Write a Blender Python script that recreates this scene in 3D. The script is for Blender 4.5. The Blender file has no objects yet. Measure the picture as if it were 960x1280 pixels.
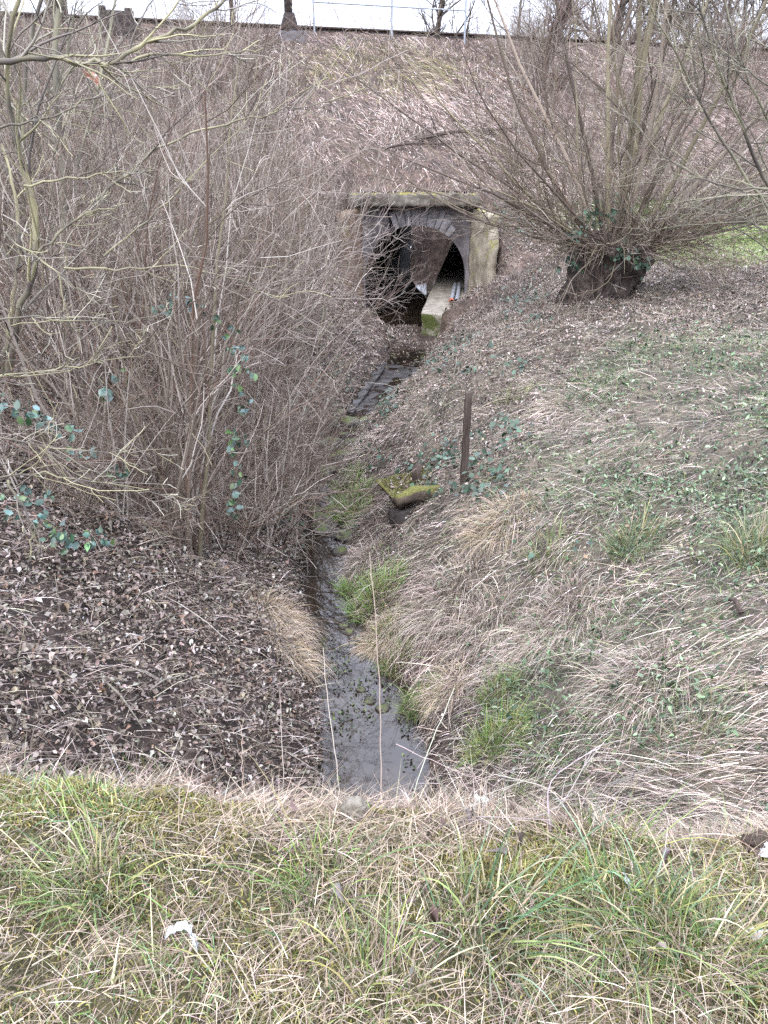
import bpy, math, random
import numpy as np
from mathutils import Vector, noise as mnoise

rng = np.random.default_rng(11)
random.seed(11)
sc = bpy.context.scene
COL = sc.collection
R = math.radians

# ------------------------------------------------------------------ camera numbers
F, PITCH, CAMZ = 1005.0, R(24.6), 1.6
CP, SP = math.cos(PITCH), math.sin(PITCH)

def ray(px, py):
    u, v = px - 480.0, 640.0 - py
    return np.array([u, F * CP + v * SP, -F * SP + v * CP])

def at_depth(px, py, Y):
    d = ray(px, py)
    return np.array([0, 0, CAMZ]) + d * (Y / d[1])

def project(x, y, z):
    w = z - CAMZ
    depth = y * CP - w * SP
    depth = np.where(depth < 0.05, 0.05, depth)
    return 480 + F * x / depth, 640 - F * (y * SP + w * CP) / depth

# ------------------------------------------------------------------ noise
def vnoise(x, y, seed=0):
    x = np.asarray(x, float); y = np.asarray(y, float)
    xi = np.floor(x).astype(np.int64); yi = np.floor(y).astype(np.int64)
    fx = x - xi; fy = y - yi
    fx = fx * fx * (3 - 2 * fx); fy = fy * fy * (3 - 2 * fy)
    def h(a, b):
        n = (a * 374761393 + b * 668265263 + seed * 982451653) & 0x7fffffff
        n = ((n ^ (n >> 13)) * 1274126177) & 0x7fffffff
        return ((n ^ (n >> 16)) & 0xffff) / 65535.0
    a = h(xi, yi); b = h(xi + 1, yi); c = h(xi, yi + 1); d = h(xi + 1, yi + 1)
    return (a * (1 - fx) + b * fx) * (1 - fy) + (c * (1 - fx) + d * fx) * fy

def fbm(x, y, seed=0, o=4):
    t = 0; a = .5
    for k in range(o):
        t = t + a * (vnoise(x * 2 ** k, y * 2 ** k, seed + k * 17) - .5)
        a *= .5
    return t * 2          # about -1..1

def sstep(a, b, x):
    t = np.clip((x - a) / (b - a), 0, 1)
    return t * t * (3 - 2 * t)

# ------------------------------------------------------------------ terrain
WATER = -2.72
BED = -2.86
_edges = [(1000, 412, 522), (930, 408, 520), (885, 400, 512), (860, 396, 505), (800, 394, 458), (750, 386, 432), (700, 374, 430),
          (650, 376, 440), (600, 380, 422), (550, 396, 440), (520, 425, 468), (490, 450, 505), (462, 478, 522), (440, 488, 535), (428, 488, 553), (400, 470, 553)]
_ys, _cx, _hw = [], [], []
for py, l, r in _edges:
    a = ray(l, py); b = ray(r, py)
    t = (CAMZ - WATER) / -a[2]
    _ys.append(a[1] * t); _cx.append((a[0] + b[0]) / 2 * t); _hw.append((b[0] - a[0]) / 2 * t)
_ys, _cx, _hw = map(np.array, (_ys, _cx, _hw))
PY = 22.4            # portal face
SK = .107            # tunnel skew
TEND = 39.5
def edge(x):
    return 1.62 - .04 * x + .07 * np.clip(np.abs(x), 0, 1) + .11 * fbm(x * 1.3, x * 0 + 3.1, 5) + .10 * fbm(x * 3.6, x * 0 + 1.7, 6) - .05 * np.exp(-((x + .02) / .14) ** 2)
def chan(y):
    cx = np.interp(y, _ys, _cx); hw = np.interp(y, _ys, _hw)
    # approach to the portal: the cut opens to the wing walls
    k = sstep(19.6, 20.7, y)
    el = -.56 - .35 * np.clip(PY - y, 0, 3) - .05; er = 2.28 + .26 * np.clip(PY - y, 0, 3) + .05
    cx = cx * (1 - k) + (el + er) / 2 * k
    hw = hw * (1 - k) + (er - el) / 2 * k
    k2 = sstep(PY, PY + 1, y)
    cx = np.where(y > PY, .85 + (y - PY) * SK, cx)
    hw = np.where(y > PY, 1.5, hw)
    # beyond the far mouth the ditch bends away
    cx = cx + np.where(y > TEND + 1, (y - TEND - 1) ** 2 * .25, 0)
    hw = hw + .015 * np.sin(y * 7) + .03 * np.sin(y * 2.7 + 1)
    return cx, hw
CREST = 4.78
def embank(x, y):
    s = (y - .37 * x) * .938
    # the crest line bends a little: keep it on the photographed line
    e = .5 + .6 * (s - 20.6) + .10 * fbm(x * .5, y * .5, 21) + .07 * fbm(x * 1.7, y * 1.7, 22, 3)
    e = np.minimum(e, CREST)
    back = CREST - .6 * (s - 32.0)
    e = np.minimum(e, back)
    return e
def terrain(x, y):
    x = np.asarray(x, float); y = np.asarray(y, float)
    cx, hw = chan(y)
    d = x - cx
    dr = np.maximum(d - hw, 0); dl = np.maximum(-d - hw, 0)
    lip = .16
    bed = BED + .19 * sstep(18.0, 18.7, y) * (1 - sstep(20.7, 21.5, y)) + .10 * sstep(9.8, 10.6, y) * (1 - sstep(13.2, 14, y)) * np.clip(.5 + 1.4 * fbm(x * 3, y * 3, 19, 2), 0, 1.5)
    zr = bed + lip * (1 - np.exp(-dr / .06)) + 2.30 * np.tanh(.37 * dr)
    zl = bed + lip * (1 - np.exp(-dl / .06)) + 2.62 * np.tanh(.36 * dl)
    rr = fbm(x * .9, y * .9, 3) * .12 + fbm(x * 3, y * 3, 4, 3) * .045
    dd = np.maximum(dr, dl)
    val = np.where(d > 0, zr, zl) + rr * np.clip(dd * 2, 0, 1)
    e = embank(x, y)
    k = .25
    h = np.clip(.5 + .5 * (val - e) / k, 0, 1)
    m = e * (1 - h) + val * h + k * h * (1 - h)
    steep = 1.1 + 9 * sstep(20.0, 21.0, y) * (1 - sstep(TEND, TEND + 2, y))
    cut = np.maximum(BED + .1, bed) + steep * dd + rr * np.clip(dd * 2, 0, 1)
    z = np.minimum(m, np.maximum(val, cut))
    shelf = np.maximum(-2.3, -2.14 + .75 * (x - 1.40 - .36 * (y - 19.6))) + rr * .4
    shelf = np.minimum(shelf, -1.7); z = np.where((y > 19.3) & (y < PY) & (x > 1.38) & (x < 3.2), np.maximum(z, shelf), z)
    # over the tunnel the fill is whole
    roof = (y > PY + .22) & (y < TEND - .3)
    ztop = np.maximum(e, .46)
    e = np.where(np.abs(x - .85) < 1.75, np.minimum(e, np.maximum(.47 + 1.2 * (y - PY - .3), .47)), e); ztop = np.maximum(e, .46)
    z = np.where(roof & (np.abs(x - .85) < 1.75) & (y < PY + 1.2), np.minimum(z, np.maximum(e, .46)), z)
    z = np.where(roof & (dd < 1.2), np.maximum(z, np.where(e > -1.0, ztop, z)), z)
    # the verge the photographer stands on, and its steep face
    ed = edge(x)
    fz = .03 * fbm(x * 2.2, y * 2.2, 8) + .035 * fbm(x * 6, y * 6, 9, 2) + .07 * np.exp(-((x + .8) / .45) ** 2) * sstep(1.2, 1.7, y)
    fore = fz - np.maximum(y - ed, 0) * 1.18 - .06 * sstep(ed - .25, ed + .05, y)
    kk = .05
    h = np.clip(.5 + .5 * (fore - z) / kk, 0, 1)
    z = z * (1 - h) + fore * h + kk * h * (1 - h)
    return z
def tz(x, y): return float(terrain(np.array([x]), np.array([y]))[0])
def hit(px, py, ymax=60):
    d = ray(px, py)
    ys = np.concatenate([np.arange(.6, 4, .01), np.arange(4, ymax, .03)])
    t = ys / d[1]
    x = d[0] * t; z = CAMZ + d[2] * t
    below = z < terrain(x, ys)
    i = int(np.argmax(below)) if below.any() else len(ys) - 1
    return np.array([x[i], ys[i], float(terrain(x[i:i + 1], ys[i:i + 1])[0])])
def normals(x, y, e=.06):
    zx = (terrain(x + e, y) - terrain(x - e, y)) / (2 * e)
    zy = (terrain(x, y + e) - terrain(x, y - e)) / (2 * e)
    n = np.stack([-zx, -zy, np.ones_like(zx)], -1)
    return n / np.linalg.norm(n, axis=-1, keepdims=True)

# ------------------------------------------------------------------ mesh helpers
def mk(name, V, Fc, mat, parent=None, cols=None, smooth=False):
    V = np.asarray(V, np.float32); me = bpy.data.meshes.new(name)
    if isinstance(Fc, np.ndarray):
        n, k = Fc.shape
        me.vertices.add(len(V)); me.vertices.foreach_set('co', V.ravel())
        me.loops.add(n * k); me.loops.foreach_set('vertex_index', Fc.astype(np.int32).ravel())
        me.polygons.add(n); me.polygons.foreach_set('loop_start', np.arange(0, n * k, k, dtype=np.int32))
        me.update(calc_edges=True)
    else:
        me.from_pydata([tuple(v) for v in V], [], [tuple(f) for f in Fc]); me.update()
    if smooth: me.polygons.foreach_set('use_smooth', np.ones(len(me.polygons), bool))
    if cols is not None:
        c = np.ones((len(V), 4), np.float32); c[:, :3] = cols
        a = me.color_attributes.new('Col', 'FLOAT_COLOR', 'POINT'); a.data.foreach_set('color', c.ravel())
    if mat: me.materials.append(mat)
    o = bpy.data.objects.new(name, me); COL.objects.link(o)
    if parent: o.parent = parent
    return o
def tag(o, label=None, cat=None, group=None, kind=None):
    if label: o['label'] = label
    if cat: o['category'] = cat
    if group: o['group'] = group
    if kind: o['kind'] = kind
    return o
def thing(name, loc, label, cat, group=None, rz=0):
    o = bpy.data.objects.new(name, None); COL.objects.link(o)
    o.location = loc; o.rotation_euler = (0, 0, rz); o.empty_display_size = .1
    return tag(o, label, cat, group)
def tree_copy(o, parent=None):
    c = o.copy(); COL.objects.link(c); c.parent = parent
    for ch in [q for q in o.children]: tree_copy(ch, c)
    return c
def resample(P, K):
    """one polyline (n,3) -> smooth (K,3)"""
    P = np.asarray(P, float)
    d = np.r_[0, np.cumsum(np.linalg.norm(np.diff(P, axis=0), axis=1))]
    t = np.linspace(0, d[-1], K)
    Q = np.stack([np.interp(t, d, P[:, i]) for i in range(3)], 1)
    for _ in range(2):
        Q[1:-1] = .25 * Q[:-2] + .5 * Q[1:-1] + .25 * Q[2:]
    return Q
def tubes(P, Rd, S=3):
    """P (N,K,3), Rd (N,K) -> verts, quads"""
    P = np.asarray(P, float); Rd = np.asarray(Rd, float)
    N, K, _ = P.shape
    T = np.gradient(P, axis=1)
    T /= np.linalg.norm(T, axis=2, keepdims=True) + 1e-9
    m = P[:, -1] - P[:, 0]; m /= np.linalg.norm(m, axis=1, keepdims=True) + 1e-9
    ref = np.where(np.abs(m[:, 2:3]) < .8, np.array([[0, 0, 1.]]), np.array([[1., 0, 0]]))
    A = np.cross(T, ref[:, None, :]); A /= np.linalg.norm(A, axis=2, keepdims=True) + 1e-9
    B = np.cross(T, A)
    ang = np.arange(S) * 2 * np.pi / S
    V = P[:, :, None, :] + Rd[:, :, None, None] * (A[:, :, None, :] * np.cos(ang)[:, None] + B[:, :, None, :] * np.sin(ang)[:, None])
    V = V.reshape(-1, 3)
    n = np.arange(N)[:, None, None] * K * S; k = np.arange(K - 1)[None, :, None] * S; s = np.arange(S)[None, None, :]
    s2 = (s + 1) % S
    Q = np.stack([n + k + s, n + k + s2, n + k + S + s2, n + k + S + s], -1).reshape(-1, 4)
    return V, Q
def join(parts):
    Vs, Qs, Cs, o = [], [], [], 0
    for p in parts:
        Vs.append(p[0]); Qs.append(p[1] + o); o += len(p[0])
        if len(p) > 2: Cs.append(p[2])
    return (np.concatenate(Vs), np.concatenate(Qs)) + ((np.concatenate(Cs),) if Cs else ())
def unit(v): return v / (np.linalg.norm(v, axis=-1, keepdims=True) + 1e-9)
def grow(p0, d0, L, r0, K, wander=.25, up=.0, taper=.25, g=rng):
    """bundle of polylines with a bent, wandering course"""
    N = len(p0); P = np.zeros((N, K, 3)); P[:, 0] = p0
    d = unit(np.array(d0, float)); st = (np.asarray(L) / (K - 1))[:, None]
    drift = g.normal(0, wander * .5, (N, 3))
    for k in range(1, K):
        P[:, k] = P[:, k - 1] + d * st
        d = unit(d + g.normal(0, wander, (N, 3)) / K ** .5 + drift / K + np.array([0, 0, up]) / K)
    t = np.linspace(0, 1, K)[None]
    Rr = np.asarray(r0)[:, None] * (1 - (1 - taper) * t)
    return P, Rr
def sprout(P, Rr, n, t0, t1, amin, amax, lf, rf, K, wander=.25, up=.1, taper=.3, rmax=None, g=rng):
    """n children on every polyline"""
    N, KK, _ = P.shape
    idx = np.repeat(np.arange(N), n)
    t = g.uniform(t0, t1, len(idx)) * (KK - 1)
    i = np.minimum(t.astype(int), KK - 2); f = (t - i)[:, None]
    p = P[idx, i] * (1 - f) + P[idx, i + 1] * f
    r = Rr[idx, i] * (1 - f[:, 0]) + Rr[idx, i + 1] * f[:, 0]
    tan = unit(P[idx, i + 1] - P[idx, i])
    q = g.normal(0, 1, (len(idx), 3)); q -= (q * tan).sum(1, keepdims=True) * tan; q = unit(q)
    a = g.uniform(amin, amax, len(idx))[:, None]
    d = tan * np.cos(a) + q * np.sin(a)
    Lp = np.linalg.norm(np.diff(P, axis=1), axis=2).sum(1)[idx]
    L = Lp * lf * g.uniform(.5, 1.25, len(idx)) * (1.15 - .6 * t / (KK - 1))
    r0 = np.minimum(r * rf, rmax if rmax else 9)
    return grow(p, d, L, np.maximum(r0, .0016), K, wander, up, taper, g)
def icosphere(sub=2):
    import bmesh
    bm = bmesh.new(); bmesh.ops.create_icosphere(bm, subdivisions=sub, radius=1)
    V = np.array([v.co[:] for v in bm.verts]); Q = np.array([[v.index for v in f.verts] for f in bm.faces]); bm.free()
    return V, Q
def lump(V, s, amp, freq, seed):
    out = np.array(V, float)
    for i, v in enumerate(V):
        n = mnoise.fractal(Vector(v * freq) + Vector((seed * 3.1, seed * 1.7, 0)), 1.0, 2.0, 3)
        out[i] = v * (1 + amp * n)
    return out * np.array(s)
def box(x0, x1, y0, y1, z0, z1):
    V = np.array([(x, y, z) for z in (z0, z1) for y in (y0, y1) for x in (x0, x1)], float)
    Q = np.array([(0, 2, 3, 1), (4, 5, 7, 6), (0, 1, 5, 4), (2, 6, 7, 3), (0, 4, 6, 2), (1, 3, 7, 5)])
    return V, Q
def bevel(o, w=.01, seg=2):
    m = o.modifiers.new('bevel', 'BEVEL'); m.width = w; m.segments = seg; m.limit_method = 'ANGLE'
    return o
def roughen(o, cuts=3, amp=.012, freq=4, seed=0):
    """real dents and chips in cast or dressed stone"""
    import bmesh
    bm = bmesh.new(); bm.from_mesh(o.data)
    for _ in range(cuts):
        long = [e for e in bm.edges if e.calc_length() > .12]
        if not long: break
        bmesh.ops.subdivide_edges(bm, edges=long, cuts=1, use_grid_fill=True)
    for v in bm.verts:
        c = v.co
        v.co = c + v.normal * amp * mnoise.fractal(Vector(c) * freq + Vector((seed, 0, 0)), 1, 2, 4)
    bm.to_mesh(o.data); bm.free(); o.data.update()
    return o

# ------------------------------------------------------------------ materials
def mat(name):
    m = bpy.data.materials.new(name); m.use_nodes = True
    nt = m.node_tree; b = nt.nodes['Principled BSDF']
    b.inputs['Specular IOR Level'].default_value = .25
    return m, nt, b
def N(nt, t, **kw):
    n = nt.nodes.new(t)
    for k, v in kw.items():
        if k in n.inputs: n.inputs[k].default_value = v
        else: setattr(n, k, v)
    return n
def ramp(nt, stops):
    r = nt.nodes.new('ShaderNodeValToRGB'); e = r.color_ramp.elements
    while len(e) < len(stops): e.new(.5)
    for q, (p, c) in zip(e, stops): q.position = p; q.color = (*c, 1)
    return r
def noise_tex(nt, scale, detail=6, rough=.6, coord='Object', sx=(1, 1, 1)):
    tc = nt.nodes.new('ShaderNodeTexCoord'); mp = nt.nodes.new('ShaderNodeMapping'); mp.inputs['Scale'].default_value = sx
    n = N(nt, 'ShaderNodeTexNoise', Scale=scale, Detail=detail, Roughness=rough)
    nt.links.new(tc.outputs[coord], mp.inputs[0]); nt.links.new(mp.outputs[0], n.inputs['Vector'])
    return n
def bump(nt, b, src, dist=.02, strength=.6):
    bp = N(nt, 'ShaderNodeBump', Distance=dist, Strength=strength)
    nt.links.new(src, bp.inputs['Height']); nt.links.new(bp.outputs[0], b.inputs['Normal'])
def noisy(name, stops, scale=6, rough=.85, detail=8, nr=.65, sx=(1, 1, 1), bd=.02, bs=.6, coord='Object'):
    m, nt, b = mat(name)
    n = noise_tex(nt, scale, detail, nr, coord, sx); r = ramp(nt, stops)
    nt.links.new(n.outputs['Fac'], r.inputs[0]); nt.links.new(r.outputs[0], b.inputs['Base Color'])
    b.inputs['Roughness'].default_value = rough
    if bs: bump(nt, b, n.outputs['Fac'], bd, bs)
    return m
def attr_mat(name, rough=.7, spec=.25, trans=0, vary=0.0, scale=30):
    m, nt, b = mat(name)
    a = N(nt, 'ShaderNodeVertexColor'); a.layer_name = 'Col'
    out = a.outputs[0]
    if vary:
        n = noise_tex(nt, scale, 4, .6)
        mr = N(nt, 'ShaderNodeMapRange'); mr.inputs[1].default_value = .3; mr.inputs[2].default_value = .7
        mr.inputs[3].default_value = 1 - vary; mr.inputs[4].default_value = 1 + vary
        nt.links.new(n.outputs['Fac'], mr.inputs[0])
        mx = N(nt, 'ShaderNodeVectorMath', operation='SCALE')
        nt.links.new(out, mx.inputs[0]); nt.links.new(mr.outputs[0], mx.inputs['Scale']); out = mx.outputs[0]
    nt.links.new(out, b.inputs['Base Color'])
    b.inputs['Roughness'].default_value = rough; b.inputs['Specular IOR Level'].default_value = spec
    return m
def mossy(name, stone, moss, scale=5, thresh=.5, up=.4, rough=.9, sx=(1, 1, 1)):
    """stone with moss settling on the faces that look up"""
    m, nt, b = mat(name)
    n = noise_tex(nt, scale, 8, .65, 'Object', sx); r = ramp(nt, stone)
    nt.links.new(n.outputs['Fac'], r.inputs[0])
    n2 = noise_tex(nt, scale * .7, 6, .7); n3 = noise_tex(nt, scale * 9, 3, .6); r3 = ramp(nt, moss)
    nt.links.new(n3.outputs['Fac'], r3.inputs[0])
    ge = N(nt, 'ShaderNodeNewGeometry'); sx_ = N(nt, 'ShaderNodeSeparateXYZ'); nt.links.new(ge.outputs['Normal'], sx_.inputs[0])
    ma = N(nt, 'ShaderNodeMath', operation='MULTIPLY_ADD'); ma.inputs[1].default_value = up
    nt.links.new(sx_.outputs['Z'], ma.inputs[0]); nt.links.new(n2.outputs['Fac'], ma.inputs[2])
    mr = N(nt, 'ShaderNodeMapRange'); mr.inputs[1].default_value = thresh; mr.inputs[2].default_value = thresh + .12
    nt.links.new(ma.outputs[0], mr.inputs[0])
    mx = N(nt, 'ShaderNodeMix', data_type='RGBA')
    nt.links.new(mr.outputs[0], mx.inputs[0]); nt.links.new(r.outputs[0], mx.inputs[6]); nt.links.new(r3.outputs[0], mx.inputs[7])
    nt.links.new(mx.outputs[2], b.inputs['Base Color']); b.inputs['Roughness'].default_value = rough
    bump(nt, b, n3.outputs['Fac'], .015, .5)
    return m

M = {}
MOSS = [(.3, (.07, .085, .02)), (.55, (.17, .17, .04)), (.75, (.27, .24, .07))]
MOSSD = [(.3, (.035, .05, .015)), (.55, (.09, .11, .03)), (.75, (.16, .16, .05))]
M['blade'] = attr_mat('grass_blades', .55, .3)
M['straw'] = attr_mat('dry_straw', .7, .2)
M['leaf'] = attr_mat('dead_leaves', .65, .3, vary=.25, scale=60)
M['ivy'] = attr_mat('ivy_leaves', .38, .5)
M['moss'] = attr_mat('moss_tufts', .9, .1)
M['rods'] = attr_mat('bare_rods', .7, .25)
M['soilclod'] = noisy('dark_earth', [(.3, (.03, .022, .017)), (.6, (.075, .056, .044)), (.8, (.14, .11, .09))], 30, .95)
M['twig'] = noisy('twig_bark', [(.3, (.085, .06, .048)), (.55, (.17, .125, .1)), (.75, (.29, .235, .195))], 7, .75, bs=0)
M['twigred'] = noisy('reddish_twig_bark', [(.3, (.085, .05, .04)), (.55, (.17, .105, .085)), (.75, (.27, .19, .16))], 7, .75, bs=0)
M['willow'] = noisy('willow_branch_bark', [(.3, (.07, .055, .03)), (.5, (.17, .14, .08)), (.72, (.32, .27, .16))], 9, .75, sx=(1, 1, .4), bd=.01)
M['trunk'] = noisy('old_willow_bark', [(.32, (.012, .009, .008)), (.48, (.045, .034, .028)), (.66, (.13, .105, .088))], 9, .95, sx=(1, 1, .45), bd=.08, bs=1)
M['bark'] = noisy('grey_bark', [(.3, (.04, .032, .027)), (.55, (.10, .082, .068)), (.75, (.2, .17, .145))], 8, .9, sx=(1, 1, .3), bd=.02)
M['lichen'] = noisy('lichened_bark', [(.36, (.065, .055, .045)), (.52, (.15, .13, .10)), (.64, (.26, .24, .15)), (.74, (.4, .37, .16))], 9, .85, bd=.008)
M['lichend'] = noisy('dark_lichened_bark', [(.36, (.06, .05, .042)), (.52, (.14, .125, .1)), (.62, (.25, .235, .17)), (.75, (.33, .31, .22))], 6, .85, bd=.008)
M['stone'] = noisy('portal_stone', [(.3, (.07, .06, .06)), (.5, (.16, .145, .15)), (.7, (.27, .25, .255))], 3.2, .9, sx=(1, 1, .6), bd=.02)
M['vous'] = noisy('arch_stone', [(.3, (.10, .094, .096)), (.5, (.23, .218, .224)), (.7, (.40, .385, .39))], 4, .9, bd=.02)
M['brick'] = noisy('near_black_brick', [(.3, (.006, .006, .006)), (.55, (.016, .015, .016)), (.8, (.04, .038, .04))], 2.5, .7, bd=.02)  # near-black brick for the tunnel barrel and the head wall stain
M['wingr'] = mossy('lime_wing_wall', [(.3, (.15, .125, .09)), (.5, (.28, .24, .18)), (.7, (.4, .36, .28))], [(.3, (.14, .14, .035)), (.6, (.29, .28, .08))], 4, .55, .05)
M['wingl'] = mossy('brown_wing_wall', [(.3, (.07, .045, .032)), (.5, (.16, .105, .075)), (.7, (.26, .19, .14))], [(.3, (.14, .14, .03)), (.6, (.3, .28, .07))], 3, .56, .05)
M['coping'] = mossy('coping_stone', [(.3, (.04, .035, .03)), (.5, (.10, .088, .072)), (.64, (.17, .155, .13)), (.74, (.36, .38, .35))], [(.3, (.10, .09, .025)), (.6, (.27, .24, .06))], 5, .80, .36)
M['ledge'] = mossy('pale_ledge_concrete', [(.3, (.12, .105, .085)), (.5, (.24, .215, .175)), (.7, (.36, .33, .275))], MOSSD, 5, .42, -.40)
M['pipe'] = noisy('grey_plastic_pipe', [(.3, (.2, .21, .23)), (.7, (.38, .39, .42))], 8, .45, bs=0)
M['orange'] = noisy('orange_cap', [(.3, (.3, .08, .04)), (.7, (.5, .16, .09))], 8, .6, bs=0)
M['rock'] = mossy('stream_stone', [(.3, (.03, .026, .024)), (.55, (.085, .075, .068)), (.75, (.17, .155, .145))], MOSSD, 5, .72, .35, .6)
M['conc'] = mossy('wet_concrete', [(.3, (.012, .010, .009)), (.5, (.03, .026, .024)), (.7, (.085, .078, .074))], MOSSD, 2.2, .9, .25, .35)
M['slabmoss'] = mossy('moss_covered_board', [(.3, (.04, .03, .024)), (.6, (.11, .085, .065))], [(.3, (.04, .045, .014)), (.5, (.12, .12, .035)), (.75, (.24, .22, .08))], 7, .66, .55)
M['wood'] = noisy('weathered_wood', [(.3, (.028, .02, .016)), (.5, (.06, .045, .037)), (.72, (.13, .105, .085))], 9, .9, sx=(3, 3, .25), bd=.01)
M['galv'] = noisy('galvanised_steel', [(.3, (.2, .225, .255)), (.7, (.36, .39, .43))], 6, .5, bs=0)
M['dark'] = noisy('dark_rusty_steel_and_hollow', [(.3, (.018, .015, .014)), (.6, (.05, .04, .036)), (.8, (.09, .065, .05))], 7, .7, bs=0)
M['railb'] = noisy('rail_side_rust', [(.3, (.02, .016, .015)), (.7, (.06, .046, .04))], 6, .7, bs=0)
M['found'] = noisy('grey_foundation_concrete', [(.3, (.10, .095, .105)), (.6, (.19, .18, .19)), (.8, (.28, .27, .28))], 3, .9, bd=.01)
M['paper'] = noisy('crumpled_white_paper', [(.3, (.34, .37, .39)), (.7, (.6, .62, .62))], 40, .6, bd=.004)
M['bag'] = noisy('pale_green_plastic', [(.3, (.5, .6, .54)), (.7, (.75, .82, .77))], 9, .35, bd=.01)
M['pale'] = noisy('pale_stone', [(.3, (.09, .08, .062)), (.5, (.2, .18, .145)), (.7, (.3, .28, .235))], 30, .85)
M['scrap'] = noisy('orange_pink_scrap', [(.38, (.26, .11, .07)), (.5, (.42, .23, .17)), (.6, (.62, .5, .44))], 40, .5, bs=0)

# soil: brown litter-strewn earth; the 'Col' attribute tints the zones
m, nt, b = mat('soil'); M['soil'] = m
a = N(nt, 'ShaderNodeVertexColor'); a.layer_name = 'Col'
n1 = noise_tex(nt, 3.0, 10, .7); r1 = ramp(nt, [(.3, (.3, .3, .3)), (.5, (.8, .8, .8)), (.7, (1.7, 1.65, 1.6))])
vo = N(nt, 'ShaderNodeTexVoronoi', Scale=22.0); tc = N(nt, 'ShaderNodeTexCoord'); nt.links.new(tc.outputs['Object'], vo.inputs['Vector'])
r2 = ramp(nt, [(0, (.6, .6, .6)), (.5, (1, 1, 1)), (1, (1.5, 1.45, 1.4))]); nt.links.new(vo.outputs['Color'], r2.inputs[0])
nt.links.new(n1.outputs['Fac'], r1.inputs[0])
m1 = N(nt, 'ShaderNodeVectorMath', operation='MULTIPLY'); m2 = N(nt, 'ShaderNodeVectorMath', operation='MULTIPLY')
nt.links.new(a.outputs[0], m1.inputs[0]); nt.links.new(r1.outputs[0], m1.inputs[1])
nt.links.new(m1.outputs[0], m2.inputs[0]); nt.links.new(r2.outputs[0], m2.inputs[1])
nt.links.new(m2.outputs[0], b.inputs['Base Color']); b.inputs['Roughness'].default_value = .9
n4 = noise_tex(nt, 25, 6, .7); bump(nt, b, n4.outputs['Fac'], .03, .8)

# water: brown shallow stream
m, nt, b = mat('stream_water'); M['water'] = m
b.inputs['Base Color'].default_value = (.024, .017, .013, 1)
b.inputs['Roughness'].default_value = .02; b.inputs['IOR'].default_value = 1.5; b.inputs['Specular IOR Level'].default_value = .6
n1 = noise_tex(nt, 5, 3, .5, sx=(1.5, .8, 1)); n2 = noise_tex(nt, 40, 2, .5)
ad = N(nt, 'ShaderNodeMath', operation='MULTIPLY_ADD'); ad.inputs[1].default_value = .08
nt.links.new(n2.outputs['Fac'], ad.inputs[0]); nt.links.new(n1.outputs['Fac'], ad.inputs[2])
bump(nt, b, ad.outputs[0], .012, .05)
nf = noise_tex(nt, 2.5, 6, .7); rf = ramp(nt, [(.4, (.012, .009, .007)), (.6, (.028, .02, .014)), (.75, (.05, .04, .03))])
nt.links.new(nf.outputs['Fac'], rf.inputs[0]); nt.links.new(rf.outputs[0], b.inputs['Base Color'])

# ------------------------------------------------------------------ world and light
w = bpy.data.worlds.new('World'); sc.world = w; w.use_nodes = True
nt = w.node_tree; bg = nt.nodes['Background']
sky = N(nt, 'ShaderNodeTexSky'); sky.sky_type = 'NISHITA'; sky.sun_disc = False
SUN_EL, SUN_AZ = R(48), R(200)
sky.sun_elevation = SUN_EL; sky.sun_rotation = SUN_AZ; sky.air_density = 1; sky.dust_density = 2.5
tc = N(nt, 'ShaderNodeTexCoord'); cn = N(nt, 'ShaderNodeTexNoise', Scale=2.2, Detail=6.0, Roughness=.55)
nt.links.new(tc.outputs['Generated'], cn.inputs['Vector'])
cr = ramp(nt, [(.3, (.80, .85, 1.04)), (.7, (.95, .99, 1.17))]); nt.links.new(cn.outputs['Fac'], cr.inputs[0])
cs = N(nt, 'ShaderNodeVectorMath', operation='SCALE')
nt.links.new(cr.outputs[0], cs.inputs[0])
sxyz = N(nt, 'ShaderNodeSeparateXYZ'); nt.links.new(tc.outputs['Generated'], sxyz.inputs[0])
gm = N(nt, 'ShaderNodeMapRange'); gm.inputs[1].default_value = 0; gm.inputs[2].default_value = .52; gm.inputs[3].default_value = 4.2; gm.inputs[4].default_value = 15
nt.links.new(sxyz.outputs['Z'], gm.inputs[0]); nt.links.new(gm.outputs[0], cs.inputs['Scale'])
mx = N(nt, 'ShaderNodeMix', data_type='RGBA'); mx.inputs[0].default_value = .86
nt.links.new(sky.outputs[0], mx.inputs[6]); nt.links.new(cs.outputs[0], mx.inputs[7])
nt.links.new(mx.outputs[2], bg.inputs[0]); bg.inputs[1].default_value = .13
sl = bpy.data.lights.new('sun', 'SUN'); sl.energy = .9; sl.angle = R(40); sl.color = (1, .975, .95)
so = bpy.data.objects.new('sun', sl); COL.objects.link(so)
# the sun's direction in the sky texture: rotation measured from +Y clockwise
sd = Vector((math.sin(SUN_AZ) * math.cos(SUN_EL), math.cos(SUN_AZ) * math.cos(SUN_EL), math.sin(SUN_EL)))
so.rotation_euler = sd.to_track_quat('Z', 'Y').to_euler()
vs = sc.view_settings; vs.view_transform = 'Standard'; vs.look = 'None'; vs.exposure = 1.38; vs.gamma = 1

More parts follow.
